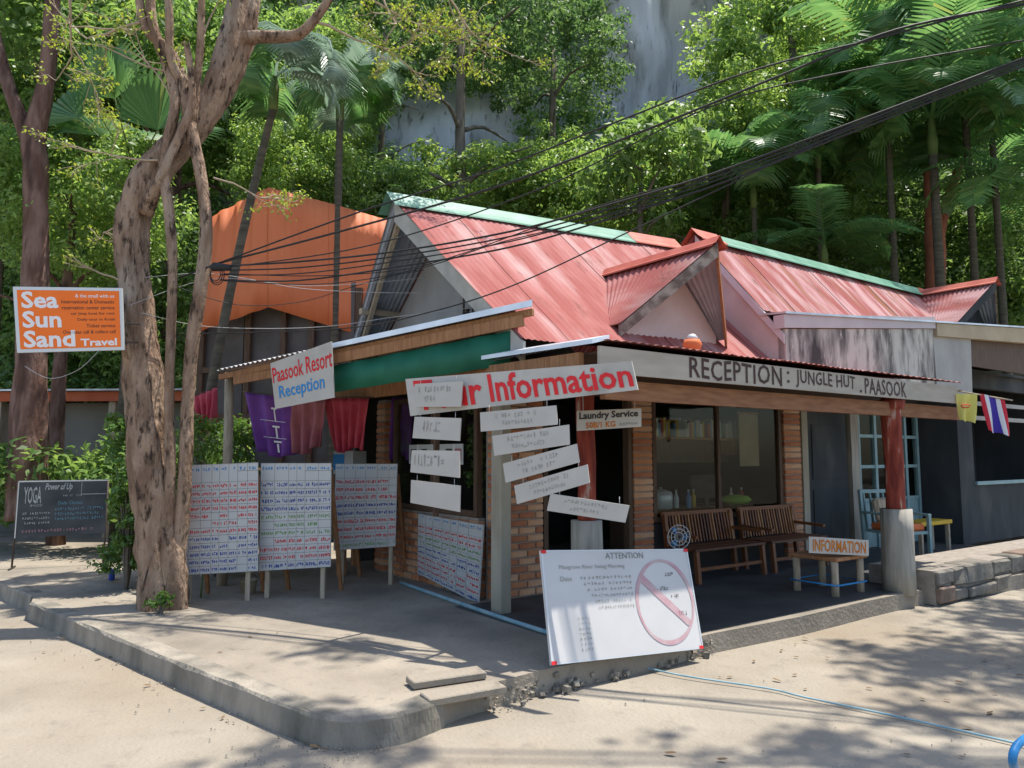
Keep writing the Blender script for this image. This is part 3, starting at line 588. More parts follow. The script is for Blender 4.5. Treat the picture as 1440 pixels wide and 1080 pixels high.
mb = MB(); b.scribble(mb, rs, .04, .86, .08, .14, 24); tag(mb.build('chalk_writing', CHALKP, b.e, fix=False), kind='stuff')
mb = MB(); b.quad(mb, .70, .74, .705, .97, 0); b.quad(mb, .70, .74, .98, .752, 0); mb.build('chalk_line', CHALK, b.e, fix=False)
# price boards: printed tables on wooden A-frames
def price_board(label, px, p0, yaw, cols, rows, seed, legs=True, name='price_board', thick=.012):
    r = random.Random(seed); b = Board(name, label, 'price board', px, p0, yaw, PAPER, thick, 'white printed price boards')
    mb = MB(); head = .17
    for k in range(rows + 1):
        v = (1 - head) * k / rows; b.quad(mb, 0, v - .0016, 1, v + .0016)
    us = [0]; ws = [r.uniform(.7, 1.3) for _ in range(cols)]; s = sum(ws)
    for w_ in ws: us.append(us[-1] + w_ / s)
    for u in us: b.quad(mb, max(0, u - .0022), 0, min(1, u + .0022), 1)
    b.quad(mb, 0, .996, 1, 1); b.quad(mb, us[-3], .925, 1, .929); mb.build('table_lines', INKGREY, b.e, fix=False)
    cols_ = {'red': MB(), 'blue': MB(), 'green': MB()}; run = []
    while len(run) < rows: run += [r.choice(('red', 'red', 'blue', 'red', 'green', 'blue'))] * r.choice((1, 2, 2, 3))
    for k in range(rows):
        v0 = (1 - head) * (rows - 1 - k) / rows; h = (1 - head) / rows
        for c in range(cols):
            if r.random() < .06: continue
            n = max(2, int((us[c + 1] - us[c]) * 36)); b.scribble(cols_[run[k]], r, us[c] + .012, us[c + 1] - .01, v0 + h * .28, v0 + h * .76, n, .28)
    for key, m in (('red', INKR), ('blue', INKB), ('green', INKG)): tag(cols_[key].build('table_print', m, b.e, fix=False), kind='stuff') if cols_[key].v else None
    mb = MB()
    for c in range(cols): b.scribble(mb, r, us[c] + .02, us[c + 1] - .02, .935, .965, max(2, int((us[c + 1] - us[c]) * 22)), .25)
    tag(mb.build('table_heading', INKLB, b.e, fix=False), kind='stuff')
    if legs:
        zg = .15 - b.e.location.z
        for u in (.12, .9):
            p = b.P(u, .97, 0); mb = MB(); mb.bar((p.x, .04, p.z), (p.x, .045, zg), .035, .045); mb.build('leg', OLDWOOD, b.e)
            mb = MB(); mb.bar((p.x + .045, .09, p.z - .1), (p.x + .055, .5, zg), .035, .045); mb.build('leg', WOOD, b.e)
        mb = MB(); p = b.P(.12, .2, 0); q = b.P(.9, .2, 0); mb.bar((p.x, .085, p.z), (q.x, .085, q.z), .03, .04); mb.build('crossbar', WOOD, b.e)
    return b
price_board('tall white price board partly behind the large tree trunk', [(258, 654), (363, 650), (363, 803), (254, 809)], gr(320, 846, .15), R_(6), 8, 12, 1)
price_board('middle white price board standing under the purple cloth', [(367, 651), (466, 651), (465, 797), (364, 803)], gr(420, 842, .15), R_(-4), 6, 11, 2)
price_board('smaller white price board on an orange crossbar nearest the brick window wall', [(472, 652), (559, 652), (556, 768), (469, 774)], gr(515, 822, .15), R_(-8), 6, 9, 3)
price_board('price sheet with a stepped lower corner fixed to the low brick wall', [(588, 722), (680, 738), (673, 850), (587, 806)], H(.44, 3), YL, 7, 10, 4, legs=False, name='price_sheet', thick=.01)
# tour banner on the eave
b = Board('tour_banner', 'long white banner with large red lettering hung along the eave corner', 'banner', [(570, 533), (888, 508), (897, 548), (577, 585)], H(-.12, -.25), R_(-34), WHITEP, .012)
mb = MB(); q = b.P(.03, .9, .01); mb.bar((q.x, .014, q.z), (q.x + .1, .75, q.z + .02), .03, .03); q = b.P(.5, .95, .01); mb.bar((q.x, .014, q.z), (q.x, .35, q.z + .04), .03, .03); mb.build('support_arm', WOOD, b.e)
B0 = (H(-.12, -.25), R_(-34)); b.text('Tour', INKR, b.u_of(584, 560, *B0), b.u_of(678, 552, *B0), .10, .93, .022); b.text('Information', INKR, b.u_of(688, 552, *B0), b.u_of(889, 530, *B0), .12, .95, .022)
# paasook sign on the upper awning
yaw_aw = math.atan2(-(U1 - U0).y, -(U1 - U0).x)
b = Board('resort_sign', 'white sign with red and blue lettering hanging from the upper awning', 'sign', [(380, 511), (466, 480), (470, 559), (387, 575)], (U0 + U1) / 2 + Vector((-.05, -.1, 0)), yaw_aw, WHITEP, .012)
b.text('Paasook Resort', INKR, .02, 1.0, .55, .88, .012); b.text('Reception', INKLB, .1, .86, .12, .46, .014)
# hanging slat boards on the left of the banner
def slat(label, px, p0, yaw, rows, group, strings=True, top=None):
    b = Board('slat_board', label, 'hanging board', px, p0, yaw, WHITEP, .012, group); mb = MB()
    for k, (n, u0, u1) in enumerate(rows):
        h = .8 / max(1, len(rows)); v1 = .88 - k * h; b.scribble(mb, rs, u0, u1, v1 - h * .72, v1, n, .12)
    if mb.v: tag(mb.build('faint_writing', INKFAINT, b.e, fix=False), kind='stuff')
    if strings:
        for u in (.12, .88):
            mb = MB(); p = b.P(u, .96, -.004); zt = p.z + .055; mb.tube([(p.x, .006, p.z), (p.x, .006, zt)], .0025, 4); mb.build('string', CABLEG, b.e)
    return b
pl_ = H(-.12, -.25) + Vector((-.03, -.05, 0)); YS = R_(-34)
slat('cream slat board covering the first letter of the red banner', [(583, 540), (650, 536), (648, 572), (584, 572)], pl_, YS, ((11, .08, .8), (4, .2, .45)), 'slat boards left of the corner', top=2.4)
slat('blank cream slat board just below the red banner', [(583, 586), (648, 588), (646, 620), (580, 616)], pl_, YS, ((5, .2, .6),), 'slat boards left of the corner', top=2.3)
slat('cream slat board over the window poster strip', [(579, 633), (646, 634), (646, 672), (577, 664)], pl_, YS, ((9, .05, .7),), 'slat boards left of the corner', top=2.0)
slat('lowest cream slat board just above the price sheet', [(578, 675), (647, 683), (646, 720), (577, 707)], pl_, YS, (), 'slat boards left of the corner', top=1.75)
P5 = H(-.14, -.1); Y5 = R_(-22)
for lab, px, top in (('topmost of the tilted grey-white boards under the red banner', [(675, 580), (782, 570), (784, 597), (676, 607)], 2.3), ('second tilted grey-white board under the red banner', [(692, 613), (800, 597), (801, 625), (695, 641)], 2.05), ('third tilted grey-white board hanging before the brick pier', [(707, 652), (811, 624), (815, 650), (711, 679)], 1.85), ('fourth and steepest tilted grey-white board above the doorway', [(723, 683), (826, 653), (829, 679), (727, 709)], 1.65), ('lowest tilted board sloping the other way over the red post base', [(774, 694), (885, 711), (879, 735), (769, 718)], 1.45)):
    slat(lab, px, P5, Y5, ((13, .2, .75), (11, .25, .7)), 'tilted boards right of the corner', top=top)
b = Board('laundry_sign', 'small white sign with black and orange hand lettering beside the red post', 'sign', [(811, 578), (902, 574), (902, 600), (811, 606)], H(.5, .50), R_(-4), WHITEP, .012)
b.text('Laundry Service', INKK, .04, .95, .46, .93, .03); b.text('50B/1 KG', INKO, .14, .60, .08, .40, .03)
mb = MB(); b.scribble(mb, rs, .66, .95, .12, .28, 12); tag(mb.build('faint_writing', INKGREY, b.e, fix=False), kind='stuff')
mb = MB(); p = b.P(.1, .9, .006); q = b.P(.9, .9, .006); mb.tube([p, (p.x, .006, p.z + .4)], .0025, 4); mb.build('string', CABLEG, b.e); mb = MB(); mb.tube([q, (q.x, .006, q.z + .4)], .0025, 4); mb.build('string', CABLEG, b.e)
# leaning whiteboard
wb0 = H(0, -.10); yaw = HYAW
b = Board('whiteboard', 'large whiteboard with a pink crossed circle leaning at the porch edge', 'whiteboard', [(796, 770), (1000, 769), (989, 912), (780, 936)], wb0, yaw, WBOARD, .018)
b.e.rotation_euler = (R_(-19), 0, yaw)
mb = MB(); q = b.P(.5, .8, .02); mb.bar((q.x, .02, q.z), (q.x + .05, .62, .30), .03, .03); mb.build('prop', OLDWOOD, b.e)
mb = MB(); fw = .012
for q in ((0, 0, 1, fw), (0, 1 - fw, 1, 1), (0, 0, fw * .8, 1), (1 - fw * .8, 0, 1, 1)): b.quad(mb, *q, 0, -.003)
mb.build('frame', ALU, b.e, fix=False)
for u, v in ((.0, .97), (.97, .97), (.0, .0), (.97, .0)): mb = MB(); b.quad(mb, u, v, u + .03, v + .03, 0, -.005); mb.build('corner_clip', INKR, b.e, fix=False)
b.text('ATTENTION', INKGREY, .40, .66, .91, .97, .0); b.text('Mangrove River Swing Morning', INKFAINT, .10, .52, .81, .86, -.002); b.text('Date', INKFAINT, .10, .17, .71, .755, 0)
mb = MB()
for k in range(6): b.scribble(mb, rs, .22 + .02 * k, .56, .72 - .055 * k, .75 - .055 * k, 14, .14)
for k in range(7): b.scribble(mb, rs, .18, .26, .36 - .045 * k, .385 - .045 * k, 4, .12)
tag(mb.build('marker_notes', INKFAINT, b.e, fix=False), kind='stuff')
mb = MB(); n = 40                                      # crossed circle
for k in range(n):
    a0, a1 = 2 * math.pi * k / n, 2 * math.pi * (k + 1) / n; w0 = .035 + .012 * math.sin(3 * a0)
    q = [b.P(.775 + rr * math.cos(a) * .205, .48 + rr * math.sin(a) * .41, -.0035) for a, rr in ((a0, 1 - w0 * 2), (a1, 1 - w0 * 2), (a1, 1.02), (a0, 1.02))]; mb.add(q, [(0, 1, 2, 3)])
q = [b.P(u, v, -.0036) for u, v in ((.60, .70), (.64, .745), (.945, .27), (.915, .225))]; mb.add(q, [(0, 1, 2, 3)]); mb.build('pink_prohibition_mark', INKPINK, b.e, fix=False)
mb = MB()
for u, v in ((.80, .72), (.75, .58), (.82, .50), (.86, .33)): b.scribble(mb, rs, u, u + .06, v, v + .05, 5, .14)
tag(mb.build('marker_notes', INKK, b.e, fix=False), kind='stuff')
# information table with its little sign
t = thing('log_table', 'low table on round log legs tied with blue cord at the porch edge', 'table', H(3.54, .32, .15), HYAW)
MB().box(-.03, .56, -.06, .5, .36, .40).build('table_top', WOOD, t, bevel=.008)
for x, y in ((.02, .0), (.5, .0), (.02, .44), (.5, .44)): MB().tube([(x, y, 0), (x + .006, y, .2), (x, y, .36)], [.04, .037, .04], 10, rough=.05).build('leg', OLDWOOD, t)
mb = MB(); mb.tube([(-.025, -.045, .12), (.545, -.045, .115), (.545, .485, .12), (-.025, .485, .12), (-.025, -.045, .12)], .009, 6); mb.build('cord', BLUEP, t)
b = Board('information_sign', 'small white sign with orange lettering standing on the log table', 'sign', [(1138, 762), (1222, 767), (1222, 789), (1138, 785)], H(3.6, .3), R_(14), WHITEP, .014)
b.e.location.z = .552
b.text('INFORMATION', INKO, .06, .95, .12, .88, .02)
# ================================================================== furniture and goods on the porch
def bench(a, label, wd):
    t = thing('slat_bench', label, 'bench', H(a, 1.62, .15), HYAW, 'wooden benches under the reception window'); r = random.Random(int(a * 10))
    for x in (.04, wd - .04):
        mb = MB(); mb.bar((x, .0, 0), (x, .03, .38), .05, .05); mb.build('leg', BENCHW[1], t); mb = MB(); mb.bar((x, .42, 0), (x, .50, .75), .05, .05); mb.build('leg', BENCHW[1], t)
        mb = MB(); mb.bar((x, .01, .52), (x, .47, .54), .05, .035); mb.build('armrest', BENCHW[1], t)
    for k in range(5): MB().box(0, wd, .0 + .09 * k, .078 + .09 * k, .36, .39).build('seat_slat', BENCHW[k % 2], t)
    n = int(wd / .058)
    for k in range(n):
        mb = MB(); x = .03 + (wd - .06) * k / n; mb.bar((x + .02, .445, .40), (x + .02, .505, .73), .046, .02); mb.build('back_slat', r.choice(BENCHW), t)
    mb = MB(); mb.bar((0, .515, .75), (wd, .515, .75), .035, .05); mb.build('top_rail', BENCHW[1], t); mb = MB(); mb.bar((.04, .02, .16), (wd - .04, .02, .16), .03, .035); mb.build('stretcher', BENCHW[1], t)
bench(2.95, 'wooden slat bench with striped back behind the whiteboard', 1.28); bench(4.36, 'wooden slat bench beside the cement pier, farther right', 1.2)
t = thing('pedestal_fan', 'small electric fan with a round pale guard left of the bench', 'fan', H(2.62, 1.6, .15), R_(10))
MB().tube([(0, 0, 0), (0, 0, .02)], .13, 16).build('base', IRON, t); MB().tube([(0, 0, .02), (0, 0, .5)], .014, 8).build('pole', IRON, t)
mb = MB()
for rr in (.05, .09, .13): mb.tube([(rr * math.cos(k * .3927), -.06, .56 + rr * math.sin(k * .3927)) for k in range(17)], .005, 5, cap=False)
for k in range(12): mb.tube([(.02 * math.cos(k * .5236), -.07, .56 + .02 * math.sin(k * .5236)), (.13 * math.cos(k * .5236), -.06, .56 + .13 * math.sin(k * .5236))], .003, 4)
mb.build('guard', ALU, t); MB().tube([(0, -.05, .56), (0, .08, .56)], [.045, .05], 12).build('motor', IRON, t)
for k in range(3):
    a0 = k * 2.094; mb = MB(); mb.add([(.015 * math.cos(a0), -.04, .56 + .015 * math.sin(a0)), (.11 * math.cos(a0 - .35), -.03, .56 + .11 * math.sin(a0 - .35)), (.115 * math.cos(a0 + .25), -.055, .56 + .115 * math.sin(a0 + .25))], [(0, 1, 2)]); mb.build('blade', INKLB, t, fix=False)
# stacked baskets, jar on the table, chair, yellow bench
def lathe(prof, n=16, c=(0, 0, 0)):
    vs = []; k = len(prof)
    for r, z in prof: vs += [(c[0] + r * math.cos(2 * math.pi * j / n), c[1] + r * math.sin(2 * math.pi * j / n), c[2] + z) for j in range(n)]
    return MB().add(vs, [(i * n + j, i * n + (j + 1) % n, (i + 1) * n + (j + 1) % n, (i + 1) * n + j) for i in range(k - 1) for j in range(n)] + [tuple(range(n - 1, -1, -1)), tuple((k - 1) * n + j for j in range(n))], 0, True)
t = thing('orange_jar', 'small brown jar with an orange lid on the log table', 'jar', H(3.72, .62, .55), 0)
lathe([(.035, 0), (.045, .02), (.045, .1), (.03, .12)]).build('body', WOOD, t); lathe([(.04, .12), (.042, .125), (.042, .165), (.02, .175)]).build('lid', RUST, t)
t = thing('armchair', 'pale teal armchair with cushions before the glazed screen', 'chair', H(6.55, 1.2, .15), HYAW - R_(15))
for x in (0, .6):
    for y in (0, .55): mb = MB(); mb.bar((x, y, 0), (x, y + (.06 if y else 0), .62 if not y else .95), .045, .045); mb.build('leg', TEAL, t)
    mb = MB(); mb.bar((x, -.02, .62), (x, .56, .64), .06, .03); mb.build('armrest', TEAL, t)
MB().box(.02, .58, .0, .55, .36, .40).build('seat', TEAL, t); MB().box(.04, .56, .02, .5, .40, .50).build('seat_cushion', RUST, t, bevel=.03)
mb = MB(); [mb.bar((.06 + .12 * k, .56, .4), (.06 + .12 * k, .61, .92), .03, .02) for k in range(5)]; mb.bar((0, .61, .93), (.6, .61, .93), .04, .05); mb.build('backrest', TEAL, t)
M4 = Matrix.Translation((.3, .45, .66)) @ Matrix.Rotation(R_(-14), 4, 'X'); MB().box(-.2, .2, -.06, .06, -.16, .18, 0, M4).build('back_cushion', OLDWOOD, t, bevel=.04)
t = thing('yellow_bench', 'low bench with a bright yellow seat behind the right red post', 'bench', H(7.45, 1.3, .15), HYAW)
MB().box(0, .95, 0, .34, .42, .48).build('seat', YELLOWP, t, bevel=.008)
for x in (.06, .89):
    for y in (.05, .29): MB().box(x - .025, x + .025, y - .025, y + .025, 0, .42).build('leg', OLDWOOD, t)
# indoors: bookshelf, desk, cushion, pot
t = thing('book_shelf', 'wall shelf holding a row of paperbacks behind the reception window', 'shelf', H(2.95, 2.45, 1.80), HYAW)
MB().box(0, 2.0, 0, .26, 0, .03).build('plank', WOOD, t); MB().box(.1, .13, .02, .26, -.2, 0).build('support', WOOD, t); MB().box(1.85, 1.88, .02, .26, -.2, 0).build('support', WOOD, t)
MB().box(0, 2.0, .262, .29, -.3, .3).build('backing', DARKWOOD, t)
bookc = [M('book_%s' % k, c, None, rough=.7) for k, c in (('white', (.6, .6, .58)), ('grey', (.42, .44, .45)), ('cream', (.55, .48, .33)), ('blue', (.12, .25, .42)), ('red', (.4, .08, .07)), ('yellow', (.55, .36, .06)), ('green', (.1, .25, .15)))]
x = .02
while x < 1.9:
    wd = rs.uniform(.025, .05); h = rs.uniform(.17, .25); mb = MB(); mb.box(0, wd - .003, 0, .16, 0, h); mb.box(.004, wd - .007, .004, .165, .003, h - .004); bm_ = rs.choice(bookc[:3] + bookc); o = mb.build('book', bm_, None)
    o.location = H(2.95 + x, 2.48, 1.831); o.rotation_euler = (0, 0, HYAW); tag(o, '%s paperback spine in the row on the indoor shelf' % bm_.name[5:], 'book', 'books on the indoor shelf'); x += wd
    if rs.random() < .06: x += .08
t = thing('reception_desk', 'dark wooden desk just inside the reception window', 'desk', H(3.0, 2.5, .15), HYAW)
MB().box(0, 2.2, 0, .6, .72, .76).build('desk_top', WOOD, t)
for x in (.0, 2.12): MB().box(x, x + .08, .03, .57, 0, .72).build('side_panel', DARKWOOD, t)
MB().box(.08, 2.12, .5, .53, .2, .72).build('modesty_panel', DARKWOOD, t)
t = thing('rice_cooker', 'pale metal cooking pot on the indoor desk', 'pot', H(3.5, 2.65, .91), 0)
lathe([(.12, 0), (.15, .02), (.155, .18), (.15, .19)]).build('body', ALU, t); lathe([(.155, .19), (.14, .22), (.05, .25), (.02, .25), (.02, .28)]).build('lid', WHITEP, t)
t = thing('computer_monitor', 'dark computer monitor seen through the reception window', 'monitor', H(4.5, 2.75, .91), HYAW + R_(160))
MB().box(-.24, .24, -.02, .02, .1, .42).build('screen', IRON, t, bevel=.006); MB().box(-.03, .03, .0, .04, .0, .12).build('stand', IRON, t); MB().box(-.1, .1, -.06, .1, 0, .012).build('base', IRON, t)
o = lathe([(.02, 0), (.13, .02), (.17, .07), (.13, .12), (.02, .14)]).build('cushion', GREENCUSH); o.location = H(4.95, 2.6, .915); o.scale = (1.3, .9, 1); tag(o, 'lime green round cushion on the desk behind glass', 'cushion')
t = thing('notice_poster', 'tall tan paper notice hanging inside the right window pane', 'poster', H(4.75, 2.36, 1.45), HYAW)
MB().box(0, .42, 0, .006, 0, .72).build('paper', M('tan_paper', (.30, .22, .13), (.36, .27, .17), 4, .8), t); MB().box(-.01, .43, -.004, .012, .71, .74).build('hanger_bar', WOOD, t)
for k, (x, col_) in enumerate(((.15, 'red'), (.32, 'green'), (.78, 'white'), (.95, 'blue'), (1.08, 'yellow'), (1.9, 'cream'), (2.05, 'red'))):
    t = thing('bottle', '%s bottle standing on the desk behind the reception window' % col_ if col_ != 'red' else ('red bottle at the left end of the indoor desk' if k == 0 else 'red bottle at the right end of the indoor desk'), 'bottle', H(3.0 + x, 2.58 + .03 * (k % 3), .912), 0, 'bottles on the indoor desk')
    lathe([(.03, 0), (.034, .01), (.034, .13), (.014, .18), (.014, .21)]).build('body', MATS['book_' + col_], t); lathe([(.016, .21), (.016, .235), (.012, .238)]).build('cap', WHITEP, t)
# window posters tour side
t = thing('window_poster', 'pale poster strip with small dark pictures behind the slat boards', 'poster', H(.505, 2.62, 1.5), YL)
MB().box(-1.2, 0, -.02, -.012, 0, .22).build('sheet', PAPER, t)
for x in (-1.15, -.9, -.62, -.35, -.16): MB().box(x, x + .13, -.024, -.021, .04, .17).build('picture', MAUVE if x in (-.62, -.16) else IRON, t)
# cooler box and cartons behind the boards
t = thing('carton_box', 'blue and white carton standing behind the smaller price board', 'box', at(492, 648, 9.3) - Vector((0, 0, .16)), R_(-30))
mb = MB(); mb.box(-.16, .16, -.12, .12, 0, .28); mb.build('carton', PAPER, t); MB().box(-.162, .02, -.123, -.121, .05, .24).build('blue_label', INKLB, t)
tb = thing('goods_table', 'rough timber table behind the price boards under the hanging cloths', 'table', H(.0, 5.2, .15), HYAW)
MB().box(-.5, .5, 0, 1.9, 1.22, 1.26).build('table_top', WOOD, tb)
for x in (-.45, .45):
    for y in (.05, 1.85): MB().box(x - .03, x + .03, y - .03, y + .03, 0, 1.22).build('leg', WOOD, tb)
# hanging cloths
def cloth(label, px, Y0, Y1, mat, folds, seed, cat='cloth', mark=None):
    r = random.Random(seed); tl, tr, br, bl = [at(x, y, Y) for (x, y), Y in zip(px, (Y0, Y1, Y1, Y0))]; nu, nv = 36, 10; V = []
    nrm = (tr - tl).cross(Vector((0, 0, 1))).normalized(); ph = r.uniform(0, 6)
    for j in range(nv + 1):
        for i in range(nu + 1):
            u, v = i / nu, j / nv; p = tl.lerp(tr, u).lerp(bl.lerp(br, u), v)
            amp = .015 + .05 * v; V.append(p + nrm * (amp * math.sin(folds * 6.283 * u + ph + v * 1.5) + .02 * noise.noise(Vector((u * 5, v * 3, seed)))) + Vector((0, 0, .025 * math.sin(u * 7 + seed) * v)))
    F = [(j * (nu + 1) + i, j * (nu + 1) + i + 1, (j + 1) * (nu + 1) + i + 1, (j + 1) * (nu + 1) + i) for j in range(nv) for i in range(nu)]
    e = thing('hanging_cloth', label, cat, (0, 0, 0), 0, 'cloths hanging under the awning'); o = meshobj('fabric', np_mesh('fabric', [tuple(v) for v in V], F, mat, True), e)
    o.modifiers.new('s', 'SOLIDIFY').thickness = .004
    mb = MB(); mb.tube([tl + Vector((-.05, 0, .012)), tr + Vector((.05, 0, .012))], .006, 5); mb.build('hanging_rod', IRON, e)
    if mark:
        mb = MB(); f = lambda u, v: tl.lerp(tr, u).lerp(bl.lerp(br, u), v) - nrm * .0 + (Vector((0, 0, EYE)) - tl).normalized() * .075
        for u, v, w_, h in mark: mb.add([f(u, v), f(u + w_, v), f(u + w_, v + h), f(u, v + h)], [(0, 1, 2, 3)])
        mb.build('white_pattern', INKW, e, fix=False)
    c = (tl + tr) / 2; e.location = (c.x, c.y, min(bl.z, br.z))
    for ch in e.children: ch.location = -e.location
cloth('purple cloth with white figures hanging at the left', [(346, 552), (412, 560), (414, 643), (366, 638)], 8.9, 8.7, PURPLE, 2.5, 1, mark=((.5, .2, .12, .03), (.55, .23, .03, .2), (.47, .5, .18, .03), (.54, .53, .04, .18), (.46, .75, .2, .03), (.2, .42, .6, .008), (.2, .7, .6, .008), (.53, .8, .05, .14)))
cloth('mauve satin cloth hanging between the purple and red ones', [(405, 560), (458, 562), (452, 630), (414, 640)], 8.75, 8.6, MAUVE, 3, 2)
cloth('red pleated cloth hanging right of the mauve one', [(456, 560), (520, 560), (512, 632), (472, 634)], 8.7, 8.5, REDF, 5, 3)
cloth('purple cloth hanging inside the brick window', [(552, 558), (584, 562), (578, 645), (548, 644)], 9.3, 9.2, PURPLE, 2, 4)
cloth('red and orange cloth hanging by the bent stems', [(268, 560), (305, 545), (302, 600), (282, 610)], 9.6, 9.5, REDF, 4, 5)
# flags
def flag(label, px, Y, mats, splits, seed):
    e = thing('small_flag', label, 'flag', (0, 0, 0), 0, 'small flags at the fascia end'); tl, tr, br, bl = [at(x, y, Y) for x, y in px]; nu, nv = 30, 8; mb = MB(); vs = []
    for j in range(nv + 1):
        for i in range(nu + 1):
            u, v = i / nu, j / nv; p = tl.lerp(tr, u).lerp(bl.lerp(br, u), v); vs.append(p + Vector((0, .03 * math.sin(u * 9 + v * 2 + seed) * (.3 + v), .012 * math.sin(u * 11 + seed) * v)))
    o0 = len(mb.v); mb.v += [tuple(v) for v in vs]
    for j in range(nv):
        for i in range(nu):
            u = (i + .5) / nu; mb.f.append([j * (nu + 1) + i, j * (nu + 1) + i + 1, (j + 1) * (nu + 1) + i + 1, (j + 1) * (nu + 1) + i]); mb.m.append(sum(u > s for s in splits)); mb.sm.append(True)
    o = mb.build('flag_cloth', mats, e, fix=False); e.location = tl; o.location = -tl; return e
FY = M('flag_yellow', (.58, .50, .10), (.66, .58, .16), 5, .8); FR = M('flag_red', (.55, .03, .05), None, rough=.8); FW = M('flag_white', (.68, .66, .66), None, rough=.8); FB = M('flag_blue', (.06, .035, .30), None, rough=.8)
e = flag('small yellow flag hanging at the right end of the lettered fascia', [(1345, 554), (1374, 554), (1370, 594), (1350, 592)], 8.7, [FY], [], 1)
mb = MB(); q = at(1358, 571, 8.64) - e.location; mb.tube([q + Vector((.055 * math.cos(k), 0, .018 * math.sin(k * 1.0))) for k in np.linspace(0, 5.5, 9)], .006, 4); mb.build('red_emblem', INKR, e)
e = flag('red, white and blue striped flag on a thin pole beyond the yellow one', [(1378, 553), (1412, 562), (1421, 613), (1388, 606)], 8.75, [FR, FW, FB, FW, FR], [.17, .33, .67, .83], 2)
mb = MB(); mb.tube([at(1336, 548, 8.8) - e.location, at(1424, 563, 8.72) - e.location], .009, 6); mb.build('pole', OLDWOOD, e)
# pipes, hose, cans, lamp
def pipe(name, label, pts, r, mat, cat): o = MB().tube(smooth_path(pts, 4), r, 8).build(name, mat); return tag(o, label, cat)
pipe('water_pipe', 'blue plastic pipe running along the foot of the brick wall', [gr(563, 819, .17), gr(640, 846, .17), gr(710, 870, .17), gr(775, 891, .17)], .02, PIPE, 'pipe')
pipe('garden_hose', 'thin pale blue hose lying across the road from the whiteboard', [gr(884, 933, .016), gr(960, 950, .014), gr(1080, 968, .012), gr(1130, 980, .01), gr(1240, 1003, .01), gr(1340, 1025, .01), gr(1450, 1050, .01)], .0065, PIPE, 'hose')
pipe('blue_tube', 'bright blue bent tube end at the lower right corner', [gr(1432, 1092, .02), at(1424, 1072, 3.45), at(1428, 1052, 3.45), at(1440, 1040, 3.5), at(1452, 1036, 3.6)], .018, BLUEP, 'tube')
t = thing('drink_can', 'small dark blue can standing on the sidewalk left of the tree', 'can', gr(157, 816, .15), 0)
lathe([(.028, 0), (.033, .008), (.033, .11), (.027, .125)]).build('body', INKB, t); lathe([(.026, .125), (.028, .128), (.024, .13)]).build('rim', ALU, t)
t = thing('paint_bucket', 'small grey cement bucket beside the price board legs', 'bucket', gr(349, 834, .15), 0)
lathe([(.07, 0), (.09, .14), (.095, .14), (.085, .13), (.068, .015)]).build('body', OLDWOOD, t); mb = MB(); mb.tube([(.09 * math.cos(k), .02, .13 + .07 * math.sin(k)) for k in np.linspace(0, 3.14, 9)], .003, 4); mb.build('handle', IRON, t)
t = thing('blue_bucket', 'blue plastic bucket half hidden behind the whiteboard', 'bucket', H(.55, .95, .15), 0)
lathe([(.09, 0), (.12, .24), (.125, .24), (.115, .23), (.088, .015)]).build('body', BLUEP, t); lathe([(.121, .215), (.13, .22), (.13, .235), (.121, .24)]).build('rim', BLUEP, t)
t = thing('roof_lantern', 'orange and silver lamp lying on the porch roof below the dormer', 'lamp', H(1.72, .55, 2.55), HYAW)
lathe([(.03, 0), (.075, .03), (.09, .09), (.07, .13)]).build('orange_body', RUST, t); lathe([(.05, .13), (.055, .15), (.03, .18), (.012, .185)]).build('cap', ALU, t)
mb = MB(); mb.tube([(-.12, 0, .01), (-.05, 0, .05)], .012, 6); mb.build('arm', RUST, t)
t = thing('wire_bracket', 'black iron wire bracket with insulators on the grey gable', 'bracket', H(.60, 2.62, 3.05), YL)
mb = MB(); mb.tube([(-.09, -.06, 0), (-.09, -.06, .36)], .012, 6).tube([(.09, -.06, -.03), (.09, -.06, .33)], .012, 6).tube([(-.16, -.06, .34), (.1, -.06, .37)], .01, 6).tube([(-.09, -.06, .05), (.09, -.06, .03)], .01, 6).tube([(-.09, -.06, .3), (-.09, .02, .3)], .01, 6).tube([(.09, -.06, .02), (.09, .02, .02)], .01, 6); mb.build('iron_frame', IRON, t)
for z in (.06, .26): lathe([(.015, 0), (.035, .01), (.02, .03), (.035, .05), (.015, .06)], 10, (0, -.07, z)).build('insulator', IRON, t)
